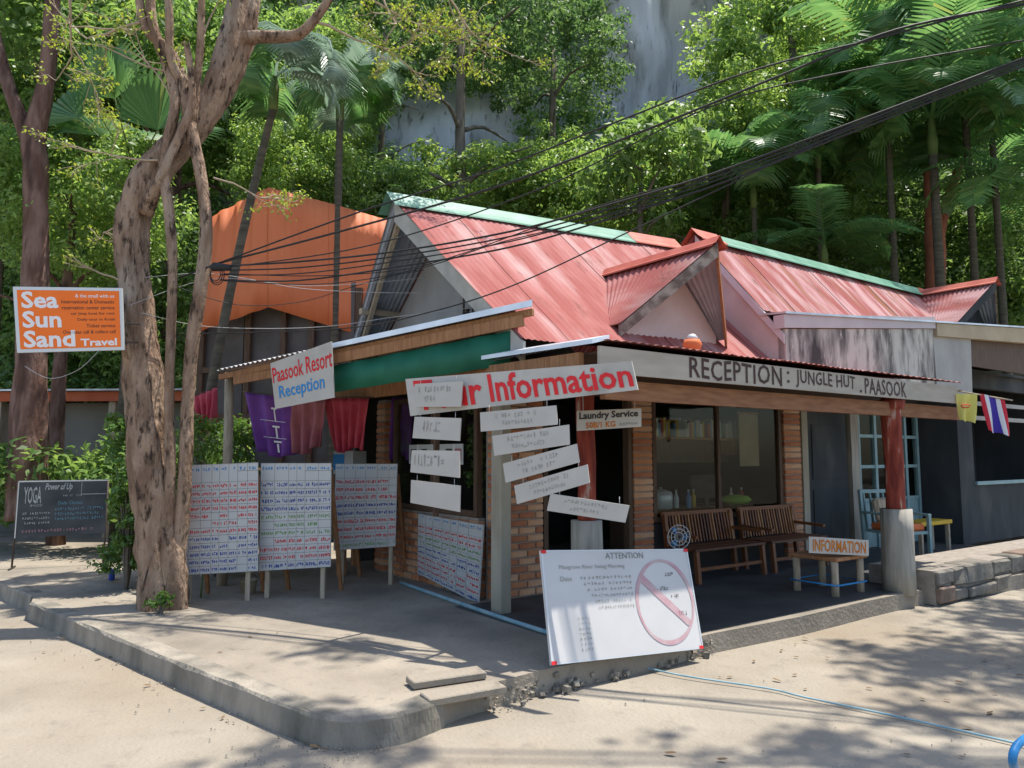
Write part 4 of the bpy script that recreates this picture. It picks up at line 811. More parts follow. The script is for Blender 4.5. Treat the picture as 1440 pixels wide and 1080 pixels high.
# orange building and shed behind
t = thing('orange_building', 'orange painted upper wall over grey panels behind the house', 'building', (-3.4, 12.6, 0), R_(-8))
def lw(px, py, Y): p = at(px, py, Y) - Vector(t.location); return Matrix.Rotation(-t.rotation_euler.z, 4, 'Z') @ p
for (q0, q1, q2, q3), nw in ((((298, 305, 12.3), (377, 264, 12.5), (377, 432, 12.5), (272, 470, 12.3)), 7), (((377, 264, 12.5), (462, 286, 12.75), (462, 458, 12.75), (377, 432, 12.5)), 8), (((462, 286, 12.75), (552, 312, 13), (552, 486, 13), (462, 458, 12.75)), 8)):
    c = [lw(*q) for q in (q0, q1, q2, q3)]; ph = q0[0]
    def f(u, v, c=c, ph=ph): return c[0].lerp(c[1], u).lerp(c[3].lerp(c[2], u), v) + Vector((0, (.022 * math.sin(u * 21 + v) if ph < 300 else 0) + .012 * noise.noise(Vector((u * 3 + ph, v * 3, 0))), 0))
    nu_ = nw * 6; V = [tuple(f(i / nu_, j / 5) + Vector((0, .006 * math.cos(i * math.pi / 3), 0))) for j in range(6) for i in range(nu_ + 1)]
    F = [(j * (nu_ + 1) + i, j * (nu_ + 1) + i + 1, (j + 1) * (nu_ + 1) + i + 1, (j + 1) * (nu_ + 1) + i) for j in range(5) for i in range(nu_)]
    o = meshobj('orange_panel', np_mesh('orange_panel', V, F, TARP, True), t); o.modifiers.new('s', 'SOLIDIFY').thickness = .03
zt = lambda z: z
PANEL = M('grey_wall_panel', (.085, .075, .07), (.12, .105, .1), 2, .9)
for k, (x0, x1) in enumerate(((285, 345), (350, 395), (400, 435), (440, 500))): 
    p = lw(x0, 520, 12.9); q = lw(x1, 520, 12.9); MB().box(p.x, q.x, p.y, p.y + .06, .2, 4.6).build('wall_panel', PANEL, t)
for x0 in (282, 347, 397, 437, 503):
    p = lw(x0, 520, 12.8); MB().box(p.x - .05, p.x + .05, p.y - .03, p.y + .05, .0, 4.5).build('frame_post', DARKWOOD, t)
p = lw(282, 520, 12.8); q = lw(560, 520, 12.8)
for z in (2.2, 3.0): MB().box(p.x, q.x, p.y - .05, p.y - .032, z, z + .1).build('frame_rail', DARKWOOD, t)
t = thing('garden_shed', 'dark open shed with a red-orange fascia behind the left trees', 'shed', (-8.2, 13.2, 0), R_(-3))
MB().box(-4, 2.6, 0, .06, 2.55, 2.72).build('fascia', M('red_orange_fascia', (.40, .085, .03), (.47, .12, .05), 3, .7), t); MB().box(-4.2, 2.8, -.1, 3, 2.73, 2.76).build('roof', ZINC, t)
MB().box(-4, 2.6, 1.2, 1.3, 0, 2.6).build('back_wall', M('olive_shed_wall', (.10, .095, .08), (.14, .13, .11), 2, .9), t); MB().box(-.2, 2.6, .5, .56, 1.55, 2.55).build('hanging_panel', M('olive_blind', (.16, .15, .13), (.2, .19, .165), 2, .9), t)
for x in (-3.9, -1, 1.1, 2.5): MB().box(x - .06, x + .06, .08, .2, 0, 2.55).build('post', OLDWOOD, t)
# fallen leaves on road and sidewalk
lm = []
for k in range(3):
    r = random.Random(k); vs = [(-.045, 0, .004), (-.01, .02, .006), (.03, .014, .004), (.05, 0, .008), (.03, -.016, .006), (-.01, -.02, .004), (0, 0, .003)]
    o = MB().add(vs, [(0, 6, 1), (1, 6, 2), (2, 6, 3), (3, 6, 4), (4, 6, 5), (5, 6, 0)]).build('fallen_leaf', DEADLEAF, None, fix=False); lm.append(o.data); bpy.data.objects.remove(o)
spots = [(62, 917, 0), (130, 893, 0), (138, 927, 0), (155, 924, 0), (207, 964, 0), (225, 932, 0), (232, 930, 0), (392, 1012, 0), (448, 1018, 0), (310, 917, .155), (352, 896, .155), (390, 890, .155), (1012, 952, 0), (1026, 952, 0), (1120, 924, 0), (1164, 925, 0), (1118, 949, 0), (1222, 968, 0), (1093, 957, 0), (1435, 950, 0), (1060, 930, 0), (230, 850, .155), (120, 800, .155), (100, 790, .155)]
spots += [(rs.uniform(900, 1430), rs.uniform(870, 1070), 0) for _ in range(22)] + [(x_, y_ , 0) for x_, y_ in [(rs.uniform(80, 460), 0) for _ in range(16)] for y_ in [870 + (x_ - 80) * .43 + rs.uniform(4, 40)]] + [(rs.uniform(110, 200), rs.uniform(785, 825), .155) for _ in range(8)]
for k, (x, y, z) in enumerate(spots):
    o = meshobj('fallen_leaf', lm[k % 3]); p = gr(x, y, z); o.location = (p.x, p.y, z + .002); o.rotation_euler = (rs.uniform(-.2, .2), rs.uniform(-.2, .2), rs.uniform(0, 6)); s = rs.uniform(.3, .8); o.scale = (s, s, s)
    tag(o, ('small dry brown leaf lying on the raised sidewalk' if z else 'small dry brown leaf on the road left of the kerb' if x < 700 else 'small dry brown leaf on the road below the porch'), 'leaf', 'dry leaves scattered on the concrete')
# ================================================================== vegetation
def leaves(C, rad, n, ln, wd, seed, up=.5, droop=.2, flat=.75):
    """C: clump centres (k,3); rad: clump radius; n leaves per clump. Folded rhombic leaves, facing outward from each clump."""
    g = np.random.default_rng(seed); C = np.asarray(C, float); k = len(C); N = k * n
    rad = np.broadcast_to(np.asarray(rad, float), (k,)); R = np.repeat(rad, n)[:, None]
    d = g.normal(size=(N, 3)); d /= np.linalg.norm(d, axis=1)[:, None]; r = g.random((N, 1)) ** .45
    P = np.repeat(C, n, 0) + d * r * R * np.array([1, 1, flat])
    nrm = d * .8 + np.array([0, 0, up]) + g.normal(size=(N, 3)) * .45; nrm /= np.linalg.norm(nrm, axis=1)[:, None]
    t = g.normal(size=(N, 3)) + d * .7 - np.array([0, 0, droop]); t -= nrm * (t * nrm).sum(1)[:, None]; t /= np.linalg.norm(t, axis=1)[:, None]
    b = np.cross(nrm, t); L = ln * g.uniform(.65, 1.25, (N, 1)); W = wd * g.uniform(.7, 1.2, (N, 1)) * .5
    base = P - t * L * .5; mid = P + nrm * 0; tip = P + t * L * .5 - nrm * L * .12
    l = mid + b * W + nrm * W * .35 - t * L * .06; rr = mid - b * W + nrm * W * .35 - t * L * .06
    V = np.stack([base, rr, tip, l], 1).reshape(-1, 3); F = np.arange(N * 4).reshape(-1, 4); return V, F
def leaf_mesh(name, parts, mat):
    V = []; F = []; o = 0
    for v, f in parts: V.append(v); F.append(f + o); o += len(v)
    return np_mesh(name, np.concatenate(V), np.concatenate(F), mat)
def crown_centres(seed, rx, rz, n, shell=.55):
    g = np.random.default_rng(seed); d = g.normal(size=(n, 3)); d /= np.linalg.norm(d, axis=1)[:, None]
    r = shell + (1 - shell) * g.random((n, 1)); C = d * r * np.array([rx, rx, rz]); C[:, 2] += .25 * rx * np.sin(C[:, 0] * 2.1 + seed) * .5; return C
def grow(r, p, d, ln, rad, depth, tubes, tips, wig=.35, up=.12, kids=(2, 3), shrink=.68):
    p = Vector(p); d = Vector(d).normalized(); pts = [p.copy()]; rr = [rad]; n = 5
    for i in range(n):
        d = (d + Vector((r.gauss(0, wig), r.gauss(0, wig), r.gauss(0, wig) + up)) * .35).normalized(); p = p + d * ln / n; pts.append(p.copy()); rr.append(rad * (1 - .45 * (i + 1) / n))
        if depth > 0 and i >= 1 and r.random() < .45: grow(r, p, (d + Vector((r.gauss(0, .8), r.gauss(0, .8), r.gauss(0, .5)))), ln * shrink * r.uniform(.6, 1), rad * .5, depth - 1, tubes, tips, wig, up, kids, shrink)
    tubes.append((pts, rr))
    if depth > 0:
        for k in range(r.choice(kids)): grow(r, p, d + Vector((r.gauss(0, .6), r.gauss(0, .6), r.gauss(0, .4))), ln * shrink * r.uniform(.75, 1.1), rad * .55, depth - 1, tubes, tips, wig, up, kids, shrink)
    else: tips.append(p.copy()); tips.append(pts[3].copy())
# ---- crown prototypes shared between trees
def proto(seed, rx, rz, clumps, n, ln, wd, crad, mat, **k): return leaf_mesh('crown', [leaves(crown_centres(seed, rx, rz, clumps), np.random.default_rng(seed).uniform(.6, 1.3, clumps) * crad, n, ln, wd, seed, **k)], mat)
CR = {'mid': proto(1, 2.3, 1.9, 150, 95, .17, .075, .5, L_MID), 'lime': proto(2, 2.4, 1.9, 150, 110, .15, .07, .48, L_LIME), 'dark': proto(3, 2.4, 1.8, 78, 85, .16, .08, .46, L_DARK),
      'big': proto(4, 1.7, 1.5, 60, 45, .34, .12, .5, L_MID, droop=.7), 'dense': proto(5, 2.0, 1.7, 170, 100, .12, .06, .42, L_LIME)}
def trunk_mesh(seed, h, r0, crown_r, mat, lean=(0, 0), limbs=7):
    r = random.Random(seed); mb = MB(); pts = [Vector((lean[0] * t + .12 * math.sin(3 * t + seed), lean[1] * t + .1 * math.cos(4 * t + seed) - .1, h * t)) for t in np.linspace(0, 1, 9)]
    mb.tube(pts, [r0 * (1.25 - .75 * t) for t in np.linspace(0, 1, 9)], 10, rough=.12, seed=seed); top = pts[-1]
    for k in range(limbs):
        a = 2 * math.pi * k / limbs + r.uniform(-.3, .3); st = pts[5 + k % 4]; e = Vector((math.cos(a), math.sin(a), r.uniform(.0, .8))) * crown_r * r.uniform(.6, .9)
        mb.tube(smooth_path([st, st + e * .45 + Vector((0, 0, .25)), st + e], 3), lerp_list([r0 * .38, r0 * .24, r0 * .08], 3), 6)
    return mb
def tree(label, kind, px, py, Y, s, bark, seed, r0=.14, zbase=None, name='tree', group='trees behind the house', sz=None):
    c = at(px, py, Y); zb = max(0, (Y - 17) * .62 - .3) if zbase is None else zbase; base = Vector((c.x, c.y, zb)); e = thing(name, label, 'tree', base, 0, group)
    h = max(.8, c.z - zb); t = trunk_mesh(seed, h, r0, 2.0 * s, bark).build('trunk', bark, e)
    o = meshobj('crown', CR[kind], e); o.location = (0, 0, h + .1 * s); o.scale = (s, s, (sz or s)); o.rotation_euler = (0, 0, seed * 1.3); return e
tree('dark glossy tree with a slim straight trunk in front of the bare cliff', 'dark', 655, 20, 18, 1.15, BARKG, 21, .19)
tree('dark tree leaning into the right side of the cliff gap', 'dark', 780, 70, 20, .9, BARKG, 22, .15)
tree('small dark tree hanging over the cliff ledge at centre', 'dark', 540, 20, 20.5, .8, BARKG, 23, .12)
tree('bright green spreading tree right of the cliff', 'lime', 1105, 60, 20, 1.2, BARKG, 24, .2)
tree('bright green tree with dense small leaves above the second ridge', 'dense', 1010, 210, 18.5, 1.05, BARKG, 25, .16)
tree('bright green tree at the top behind the palms', 'lime', 1190, 120, 22, 1.35, BARKG, 26, .2)
tree('lime tree beneath the upper cables', 'dense', 1130, 230, 19, 1.05, BARKG, 27, .14)
tree('broad-leaved bush tree rising behind the green ridge', 'big', 905, 240, 15.5, .8, BARKG, 28, .1)
tree('broad-leaved tree with pale leaves by the cliff foot', 'big', 560, 275, 16.5, .5, BARKG, 29, .08)
tree('mid green tree behind the bent trunk', 'mid', 250, 120, 17, 1.2, BARKR, 30, .2)
tree('mid green tree at the upper left corner', 'mid', 60, 60, 16, 1.3, BARKR, 31, .2)
tree('leafy green tree above the orange wall', 'lime', 425, 130, 18.5, 1.0, BARKG, 32, .15)
tree('pale green tree behind the hanging palm frond', 'dense', 420, 235, 16, .8, BARKG, 33, .1)
tree('leafy tree left of the bent trunk at mid height', 'dense', 110, 300, 12.5, .85, BARKR, 34, .12)
tree('shaded green tree behind the travel sign', 'mid', 60, 430, 17.5, 1.0, BARKR, 35, .14)
tree('dark tree filling the right edge behind the palms', 'dark', 1430, 130, 21.5, 1.4, BARKG, 36, .2)
tree('mid green tree low behind the right dormer', 'mid', 1400, 380, 19, 1.0, BARKG, 37, .13)
tree('dark green tree between the palms', 'dark', 1270, 300, 20.5, 1.2, BARKG, 38, .14)
tree('mid green tree behind the second ridge', 'mid', 1090, 330, 18.5, .9, BARKG, 39, .1)
tree('fresh green bush tree right of the slim trunk', 'dense', 760, 265, 19, .8, BARKG, 40, .08)
tree('fresh green tree high at the far left', 'lime', 190, 30, 19, 1.2, BARKG, 41, .15)
tree('mid green tree low behind the orange wall', 'mid', 500, 300, 17, .75, BARKG, 42, .1)
tree('shaded tree low at the left behind the shed', 'dark', 150, 480, 17, 1.1, BARKG, 43, .12)
# off to the right of the picture: the shade tree whose dapples fall on the road
e = thing('shade_tree', 'tall spreading shade tree standing to the right of the road', 'tree', (10.5, 4.2, 0), 0)
r = random.Random(5); mb = MB(); mb.tube(smooth_path([(0, 0, -.1), (-.2, .1, 3), (-.3, .4, 6), (-.9, .9, 8.3)], 5), lerp_list([.4, .33, .27, .2], 5), 12, rough=.1)
Cs = []; spots = [(r.uniform(-.6, 7.5), -.4 - r.random() * 4.6) for _ in range(230)] + [(-2.2, .1), (-2.5, -.2), (-1.9, -.3), (-1.2, .9), (-1.5, 1.3), (-.9, -1.0), (.2, -1.6)]
for a, b_ in spots:
    if b_ > -1.2 and a < 1.4 and a > -.7 or (a < 1.8 and r.random() < .5): continue
    z = r.uniform(9.3, 10.8); p = H(a, b_, 0) + SUN_AZ * (z / math.tan(SUN_EL)) - Vector((10.5, 4.2, 0)); x, y = p.x, p.y
    Cs.append((x, y, z)); mb.tube(smooth_path([(-.9, .9, 8.2), ((x - .9) * .5, (y + .9) * .5, (z + 8.3) * .5 + .3), (x, y, z)], 3), lerp_list([.06, .035, .01], 3), 5)
mb.build('trunk', BARKG, e); meshobj('crown', leaf_mesh('crown', [leaves(Cs, np.random.default_rng(4).uniform(.3, .75, len(Cs)), 60, .2, .1, 9, flat=.5)], L_MID), e)
# ---- hillside foliage mass (nobody could count it)
g = np.random.default_rng(12); C = []; C2 = []
def bare(px, py): return (560 < px < 735 and 125 < py < 228) or (845 < px < 1015 and -60 < py < 150 + (px - 850) * .15) or (405 < px < 470 and 5 < py < 60)
while len(C) < 2600:
    px, py = g.uniform(-120, 1560), g.uniform(-120, 420)
    if bare(px, py): continue
    x, z = None, None; p = at(px, py, 26.0); yy = cliff_y(p.x, p.z) - g.uniform(.1, 1.4); p = at(px, py, yy)
    ys = 17 + p.z / .62                       # hill surface depth at this height
    (C if g.random() < .6 else C2).append(at(px, py, min(yy, max(18.5, min(ys, 27)) - g.uniform(0, .8))))
tag(meshobj('hillside_foliage', leaf_mesh('hillside_foliage', [leaves(C, g.uniform(.35, .75, len(C)), 62, .2, .09, 13)], L_MID)), 'dense mixed jungle foliage covering the hillside', 'foliage', kind='stuff')
tag(meshobj('hillside_foliage', leaf_mesh('hillside_foliage', [leaves(C2, g.uniform(.35, .7, len(C2)), 70, .17, .08, 14)], L_LIME)), 'lighter jungle foliage clumps across the hillside', 'foliage', kind='stuff')
C = [at(g.uniform(590, 960), g.uniform(205, 330), g.uniform(17, 21)) for _ in range(420)]
tag(meshobj('creeper_slope', leaf_mesh('creeper_slope', [leaves(C, .4, 60, .15, .07, 15)], L_LIME)), 'bright green creepers covering the slope above the roof ridge', 'ground cover', kind='stuff')
C = [at(g.uniform(-60, 330), g.uniform(630, 720), g.uniform(10.8, 12.2)) for _ in range(110)] + [at(g.uniform(-60, 330), g.uniform(520, 620), g.uniform(14.6, 15.5)) for _ in range(60)] + [at(g.uniform(-60, 280), g.uniform(300, 560), g.uniform(14.5, 16)) for _ in range(260)] + [at(g.uniform(1150, 1520), g.uniform(250, 460), g.uniform(18, 19.5)) for _ in range(300)]
C = [c for c in C if c.z > .3]
tag(meshobj('understorey', leaf_mesh('understorey', [leaves(C, .42, 50, .16, .07, 16)], L_MID)), 'shaded leafy undergrowth around the shed and behind the right roofs', 'undergrowth', kind='stuff')
# ---- palms
def frond_mesh(name, ln, droop, leaf, mat, seed, n=26, hang=.5, sweep=.5):
    r = random.Random(seed); V = []; F = []; ax = []
    for i in range(n + 1):
        t = i / n; a = droop * t; ax.append(Vector((ln * (math.sin(a) / max(droop, .01)) if droop > .01 else ln * t, 0, ln * .55 * t - ln * (1 - math.cos(a)) / max(droop, .01) * 1.0)))
    def q(a, b_, c, d_): o = len(V); V.extend([tuple(a), tuple(b_), tuple(c), tuple(d_)]); F.append((o, o + 1, o + 2, o + 3))
    for i in range(n): w_ = .02 * (1 - i / n) + .004; q(ax[i] + Vector((0, -w_, 0)), ax[i] + Vector((0, w_, 0)), ax[i + 1] + Vector((0, w_, 0)), ax[i + 1] + Vector((0, -w_, 0)))
    for i in range(4, n + 1):
        t = i / n; L = leaf * math.sin(math.pi * (.12 + .83 * t)) ** .7 * r.uniform(.85, 1.1); fw = (ax[i] - ax[i - 1]).normalized()
        for s in (-1, 1):
            d = (Vector((0, s, 0)) + fw * sweep + Vector((0, 0, .25))).normalized(); w_ = fw * (.026 + .014 * (1 - t)); p0 = ax[i]; p1 = p0 + d * L * .5 + Vector((0, 0, -.06 * hang * L)); d2 = (d + Vector((0, 0, -1.1 * hang))).normalized(); p2 = p1 + d2 * L * .5
            nn = Vector((0, 0, .012)); q(p0 - w_ * .6, p0 + w_ * .6, p1 + w_ + nn, p1 - w_ + nn); q(p1 - w_ + nn, p1 + w_ + nn, p2 + w_ * .15, p2 - w_ * .15)
    return np_mesh(name, V, F, mat)
FR = {'arch': frond_mesh('frond', 2.2, 1.5, .62, L_PALM, 1), 'flat': frond_mesh('frond', 2.3, .9, .6, L_PALM, 2, hang=.35), 'hang': frond_mesh('frond', 2.0, 2.2, .66, L_PALM, 3, hang=.8), 'grey': frond_mesh('frond', 2.2, 1.9, .7, L_PALMG, 4, n=30, hang=.75)}
def palm(label, px, py, Y, s, kinds, nf, seed, zb=0, r0=.075, lean=(0, 0), shaft=True, group='palms around the house'):
    r = random.Random(seed); c = at(px, py, Y); zb = max(0, (Y - 17) * .62 - .6); e = thing('palm_tree', label, 'palm', (c.x - lean[0], c.y - lean[1], zb), 0, group); h = c.z - zb; mb = MB()
    pts = [Vector((lean[0] * t ** 1.5, lean[1] * t ** 1.5, h * t)) for t in np.linspace(0, 1, 24)]; mb.tube(pts, [r0 * (1.25 - .45 * t) * (1.06 if k % 2 else 1) for k, t in enumerate(np.linspace(0, 1, 24))], 10); mb.build('trunk', PTRUNK, e)
    tp = pts[-1]
    if shaft: MB().tube([tp - Vector((0, 0, .05)), tp + Vector((0, 0, .25)), tp + Vector((0, 0, .6 * s))], [r0 * .95, r0 * 1.1, r0 * .4], 9).build('crownshaft', PSHAFT, e)
    for k in range(nf):
        o = meshobj('frond', FR[r.choice(kinds)], e); o.location = tp + Vector((0, 0, (.5 if shaft else .1) * s)); sc_ = s * r.uniform(.85, 1.12)
        o.rotation_euler = (r.uniform(-.15, .15), r.uniform(-.45, .35), 2.4 * k + r.uniform(-.3, .3)); o.scale = (sc_, sc_, sc_)
    return e
palm('leaning grey-green palm with long drooping fronds over the orange wall', 385, 150, 9.6, .78, ['grey', 'hang', 'grey'], 11, 1, lean=(1.0, -.2), r0=.06)
palm('palm with grey hanging fronds left of the grey gable', 478, 165, 12.8, .95, ['grey', 'hang'], 12, 2)
palm('feathery palm spreading low at the left edge', 5, 285, 12.3, .95, ['flat', 'arch'], 9, 3)
palm('slender dark palm behind the right roof', 1312, 215, 15.7, 1.50, ['arch', 'hang', 'flat'], 17, 4, r0=.1)
palm('tall dark palm near the right edge', 1395, 190, 16.1, 1.56, ['arch', 'hang', 'flat'], 18, 5)
palm('palm whose crown crosses the upper cables', 1245, 120, 16.3, 1.50, ['arch', 'hang'], 17, 6)
palm('palm at the right frame edge with a yellowing frond', 1450, 300, 15.3, 1.25, ['arch', 'flat'], 16, 7)
palm('dark palm behind the second green ridge', 1150, 235, 16.5, 1.44, ['hang', 'arch'], 17, 8)
palm('low palm with pale fronds just above the second ridge', 1160, 375, 16.1, 1.00, ['flat', 'arch'], 15, 9)
palm('slim palm at the top right corner', 1350, 40, 16.2, 1.50, ['arch', 'hang'], 17, 10)
palm('palm with short fronds right of the light green trees', 1060, 290, 16.7, 1.19, ['arch', 'hang'], 16, 11)
# fan palm: pleated blades
def fan_leaf(seed):
    r = random.Random(seed); V = []; F = []; n = 18
    for k in range(n):
        a0, a1 = -1.25 + 2.5 * k / n, -1.25 + 2.5 * (k + 1) / n; am = (a0 + a1) / 2; L = 1.0 - .25 * abs(am) / 1.25
        for a, b_ in ((a0, am), (am, a1)):
            o = len(V); z0 = .03 if a == am else 0; z1 = .03 if b_ == am else 0; V += [(0, 0, 0), (L * .75 * math.sin(a), L * .75 * math.cos(a), z0), (L * math.sin(am), L * math.cos(am), -.12), (L * .75 * math.sin(b_), L * .75 * math.cos(b_), z1)]; F.append((o, o + 1, o + 2, o + 3))
    return np_mesh('fan_leaf', V, F, L_PALM)
fl = fan_leaf(1); e = thing('fan_palm', 'fan palm with large pleated blades behind the bent trunk', 'palm', (at(185, 300, 12).x, 12, 0), 0)
hz = at(185, 240, 12).z; MB().tube([(0, 0, 0), (.05, 0, hz * .5), (0, 0, hz)], [.11, .09, .08], 9).build('trunk', PTRUNK, e)
for k in range(9):
    a = k * 2.4; tip = Vector((math.cos(a) * .75, math.sin(a) * .55 - .25, .45 + .5 * ((k * 7) % 5) / 5)); MB().tube([(0, 0, hz), Vector((0, 0, hz)) + tip * .6, Vector((0, 0, hz)) + tip], .012, 5).build('stalk', PSHAFT, e)
    o = meshobj('fan_leaf', fl, e); o.location = Vector((0, 0, hz)) + tip; o.rotation_euler = (R_(62) - .5 * math.sin(a), .5 * math.cos(a), a - math.pi / 2 if k % 2 else R_(15 * (k - 4))); o.scale = (1.05,) * 3
# ---- the big bent tree in front
def trunk_px(mb, pts, Y, n=6, sides=14, rough=.1, seed=0):
    P = [at(x, y, Y + dy) for x, y, w_, dy in pts]; W = [w_ / 2 * (Y + dy) / FPX for x, y, w_, dy in pts]; mb.tube(smooth_path(P, n), lerp_list(W, n), sides, rough=rough * .4, seed=seed, ridge=rough * 1.6)
base = gr(228, 852, .15); e = thing('bent_tree', 'large bent tree with fused stems and sparse yellow-green leaves on the sidewalk', 'tree', base, 0); TY = 7.35
mb = MB(); trunk_px(mb, [(226, 868, 72, 0), (226, 835, 63, 0), (226, 800, 58, 0), (222, 740, 57, 0), (213, 660, 54, 0), (206, 580, 50, 0), (199, 500, 46, .02), (192, 430, 43, .05), (186, 360, 41, .1), (186, 310, 43, .12), (200, 265, 45, .15), (232, 222, 43, .2), (268, 185, 43, .25), (298, 140, 43, .3), (322, 85, 45, .35), (338, 30, 45, .4), (352, -60, 41, .45), (362, -160, 38, .5)], TY, 14, 30, .15)
for k, root in enumerate(((200, 872, 22), (246, 876, 26), (258, 868, 20), (222, 880, 22))):
    trunk_px(mb, [(root[0], root[1], root[2] * .6, -.12), (root[0] * .8 + 45, 830, root[2] * 1.1, -.10), (228 + (root[0] - 228) * .5, 770, root[2] * 1.2, -.09), (224 + (root[0] - 228) * .3, 690, root[2] * .6, -.07)], TY, 4, 10, .15, k)
tr = mb.build('trunk', BARK, e); tr.location = -base
for k, pts in enumerate(([(246, 790, 26, -.05), (256, 720, 22, -.06), (261, 640, 19, -.05), (264, 560, 18, -.05), (271, 480, 18, -.05), (283, 400, 18, -.05), (290, 320, 18, -.05), (283, 250, 17, 0), (268, 180, 18, 0), (258, 120, 19, 0), (236, 70, 16, 0), (205, 40, 13, 0), (190, -40, 10, 0)],
    [(238, 740, 16, -.1), (240, 660, 15, -.12), (238, 560, 14, -.12), (240, 470, 13, -.1), (243, 380, 13, -.1), (238, 300, 15, -.05), (230, 225, 15, -.05), (246, 150, 15, -.05), (238, 100, 16, 0), (214, 30, 14, 0), (210, -60, 11, 0)],
    [(268, 170, 18, 0), (276, 120, 13, 0), (282, 60, 11, -.1), (284, -30, 9, -.2)], [(258, 120, 14, 0), (240, 80, 12, -.1), (238, 20, 11, -.2), (230, -50, 9, -.3)], [(205, 300, 22, .05), (226, 250, 14, -.08), (248, 200, 12, -.1), (270, 140, 10, -.1), (262, 60, 9, -.15)])):
    mb = MB(); trunk_px(mb, pts, TY, 5, 10, .1, k + 3); o = mb.build('stem', BARK, e); o.location = -base
mb = MB(); trunk_px(mb, [(338, 55, 30, .35), (365, 52, 18, .3), (400, 52, 17, .25), (425, 45, 15, .2), (450, 18, 13, .2), (475, -20, 11, .2)], TY, 4, 9, .08); o = mb.build('limb', BARK, e); o.location = -base
tubes = []; tips = []; r = random.Random(77)
for (px, py, dy, dx, dz, ln, dep) in ((475, -20, .2, 1, -.25, .9, 3), (440, 30, .2, .9, .05, .8, 3), (352, -40, .4, .9, .1, 1.2, 3), (214, 30, 0, -1, -.05, .85, 3), (205, 40, 0, -.9, .2, .8, 2), (228, 225, 0, -.9, -.15, .75, 2), (240, 100, 0, -.8, .1, .7, 2), (190, 310, 0, -.8, -.1, .65, 2), (250, 150, 0, -.5, .6, .6, 2), (600, -40, .4, .4, -.6, .8, 3), (282, 60, 0, .3, .7, .5, 2), (520, -30, .4, .3, -.7, .7, 3), (100, -30, 0, -.3, -.6, .8, 3), (300, 250, .2, .8, -.2, .5, 2), (180, 400, 0, -.8, .2, .4, 1)):
    grow(r, at(px, py, TY + dy), (dx, r.uniform(-.3, .5), dz), ln, .016 if dep > 2 else .012, dep, tubes, tips, wig=.4, up=.02, kids=(1, 2), shrink=.66)
mb = MB(); [mb.tube(p, [max(x, .0035) for x in rr], 5, cap=False) for p, rr in tubes]
mb.tube(smooth_path([at(700, -90, TY + .5), at(620, -40, TY + .45), at(520, -30, TY + .4), at(475, -20, TY + .3)], 4), .018, 6)
o = tag(mb.build('twigs', TWIG, e), kind='stuff'); o.location = -base
o = meshobj('leaves', leaf_mesh('leaves', [leaves([tuple(t) for t in tips], .10, 6, .05, .026, 5)], L_YEL), e); o.location = -base
# ---- other trunks
e = thing('red_trunk_tree', 'tall tree with a straight reddish trunk behind the chalkboard', 'tree', (at(45, 690, 11).x, 11, .1), 0); b0 = Vector(e.location)
mb = MB(); trunk_px(mb, [(40, 730, 60, 0), (40, 660, 50, 0), (42, 560, 43, 0), (46, 460, 38, 0), (50, 350, 33, 0), (50, 240, 32, 0), (48, 195, 32, 0), (66, 110, 22, 0), (72, 30, 21, 0), (80, -80, 18, 0)], 11, 5, 14, .1); trunk_px(mb, [(48, 215, 26, 0), (22, 150, 20, 0), (4, 90, 17, 0), (-20, 0, 14, 0)], 11, 4, 10, .1); o = mb.build('trunk', BARKR, e); o.location = -b0
o = meshobj('crown', CR['mid'], e); o.location = at(70, -150, 11) - b0; o.scale = (.8, .8, .6)
e = thing('red_stem_tree', 'thick red-brown trunk standing behind the right roof', 'tree', (at(1316, 400, 17).x, 17, 0), 0); b0 = Vector(e.location)
mb = MB(); trunk_px(mb, [(1316, 560, 30, 0), (1316, 400, 27, 0), (1314, 330, 25, 0), (1308, 260, 16, 0), (1302, 180, 12, 0)], 17, 4, 10, .1); trunk_px(mb, [(1316, 340, 20, 0), (1330, 290, 14, 0), (1350, 230, 11, 0)], 17, 4, 8, .1); o = mb.build('trunk', M('red_brown_bark', (.24, .085, .05), (.33, .13, .08), 4, .9, .4), e); o.location = -b0
o = meshobj('crown', CR['dark'], e); o.location = at(1330, 120, 17) - b0; o.scale = (.55, .55, .5)
# ---- hedges and small plants
def shrub(label, centres, rad, n, ln, wd, mat, seed, name='shrub', stems=True):
    C = [tuple(c) for c in centres]; bx = sum(c[0] for c in C) / len(C); by = sum(c[1] for c in C) / len(C); zb = .12; e = thing(name, label, 'shrub', (bx, by, zb), 0)
    o = meshobj('foliage', leaf_mesh('foliage', [leaves(C, rad, n, ln, wd, seed)], mat), e); o.location = (-bx, -by, -zb)
    if stems:
        mb = MB()
        for c in C[::4]: mb.tube(smooth_path([(0, 0, 0), ((c[0] - bx) * .5, (c[1] - by) * .5, (c[2] - zb) * .6), (c[0] - bx, c[1] - by, c[2] - zb)], 3), lerp_list([.015, .01, .004], 3), 5)
        mb.build('stem', BARKG, e)
r = random.Random(4)
shrub('rounded green hedge bush behind the tall price board', [at(r.uniform(262, 352), r.uniform(582, 770), r.uniform(8.8, 9.6)) for _ in range(80)], .16, 60, .07, .035, L_HEDGE, 31, 'hedge_bush')
shrub('upright leafy bush hugging the left side of the big tree', [at(r.uniform(158, 206), r.uniform(585, 790), r.uniform(8.0, 8.5)) for _ in range(60)], .13, 55, .075, .038, L_HEDGE, 32, 'upright_bush')
shrub('tuft of small leaves growing at the foot of the big tree', [at(r.uniform(205, 240), r.uniform(834, 852), 7.0 + r.uniform(-.05, .05)) for _ in range(9)], .05, 22, .045, .028, L_HEDGE, 33, 'weed_tuft')
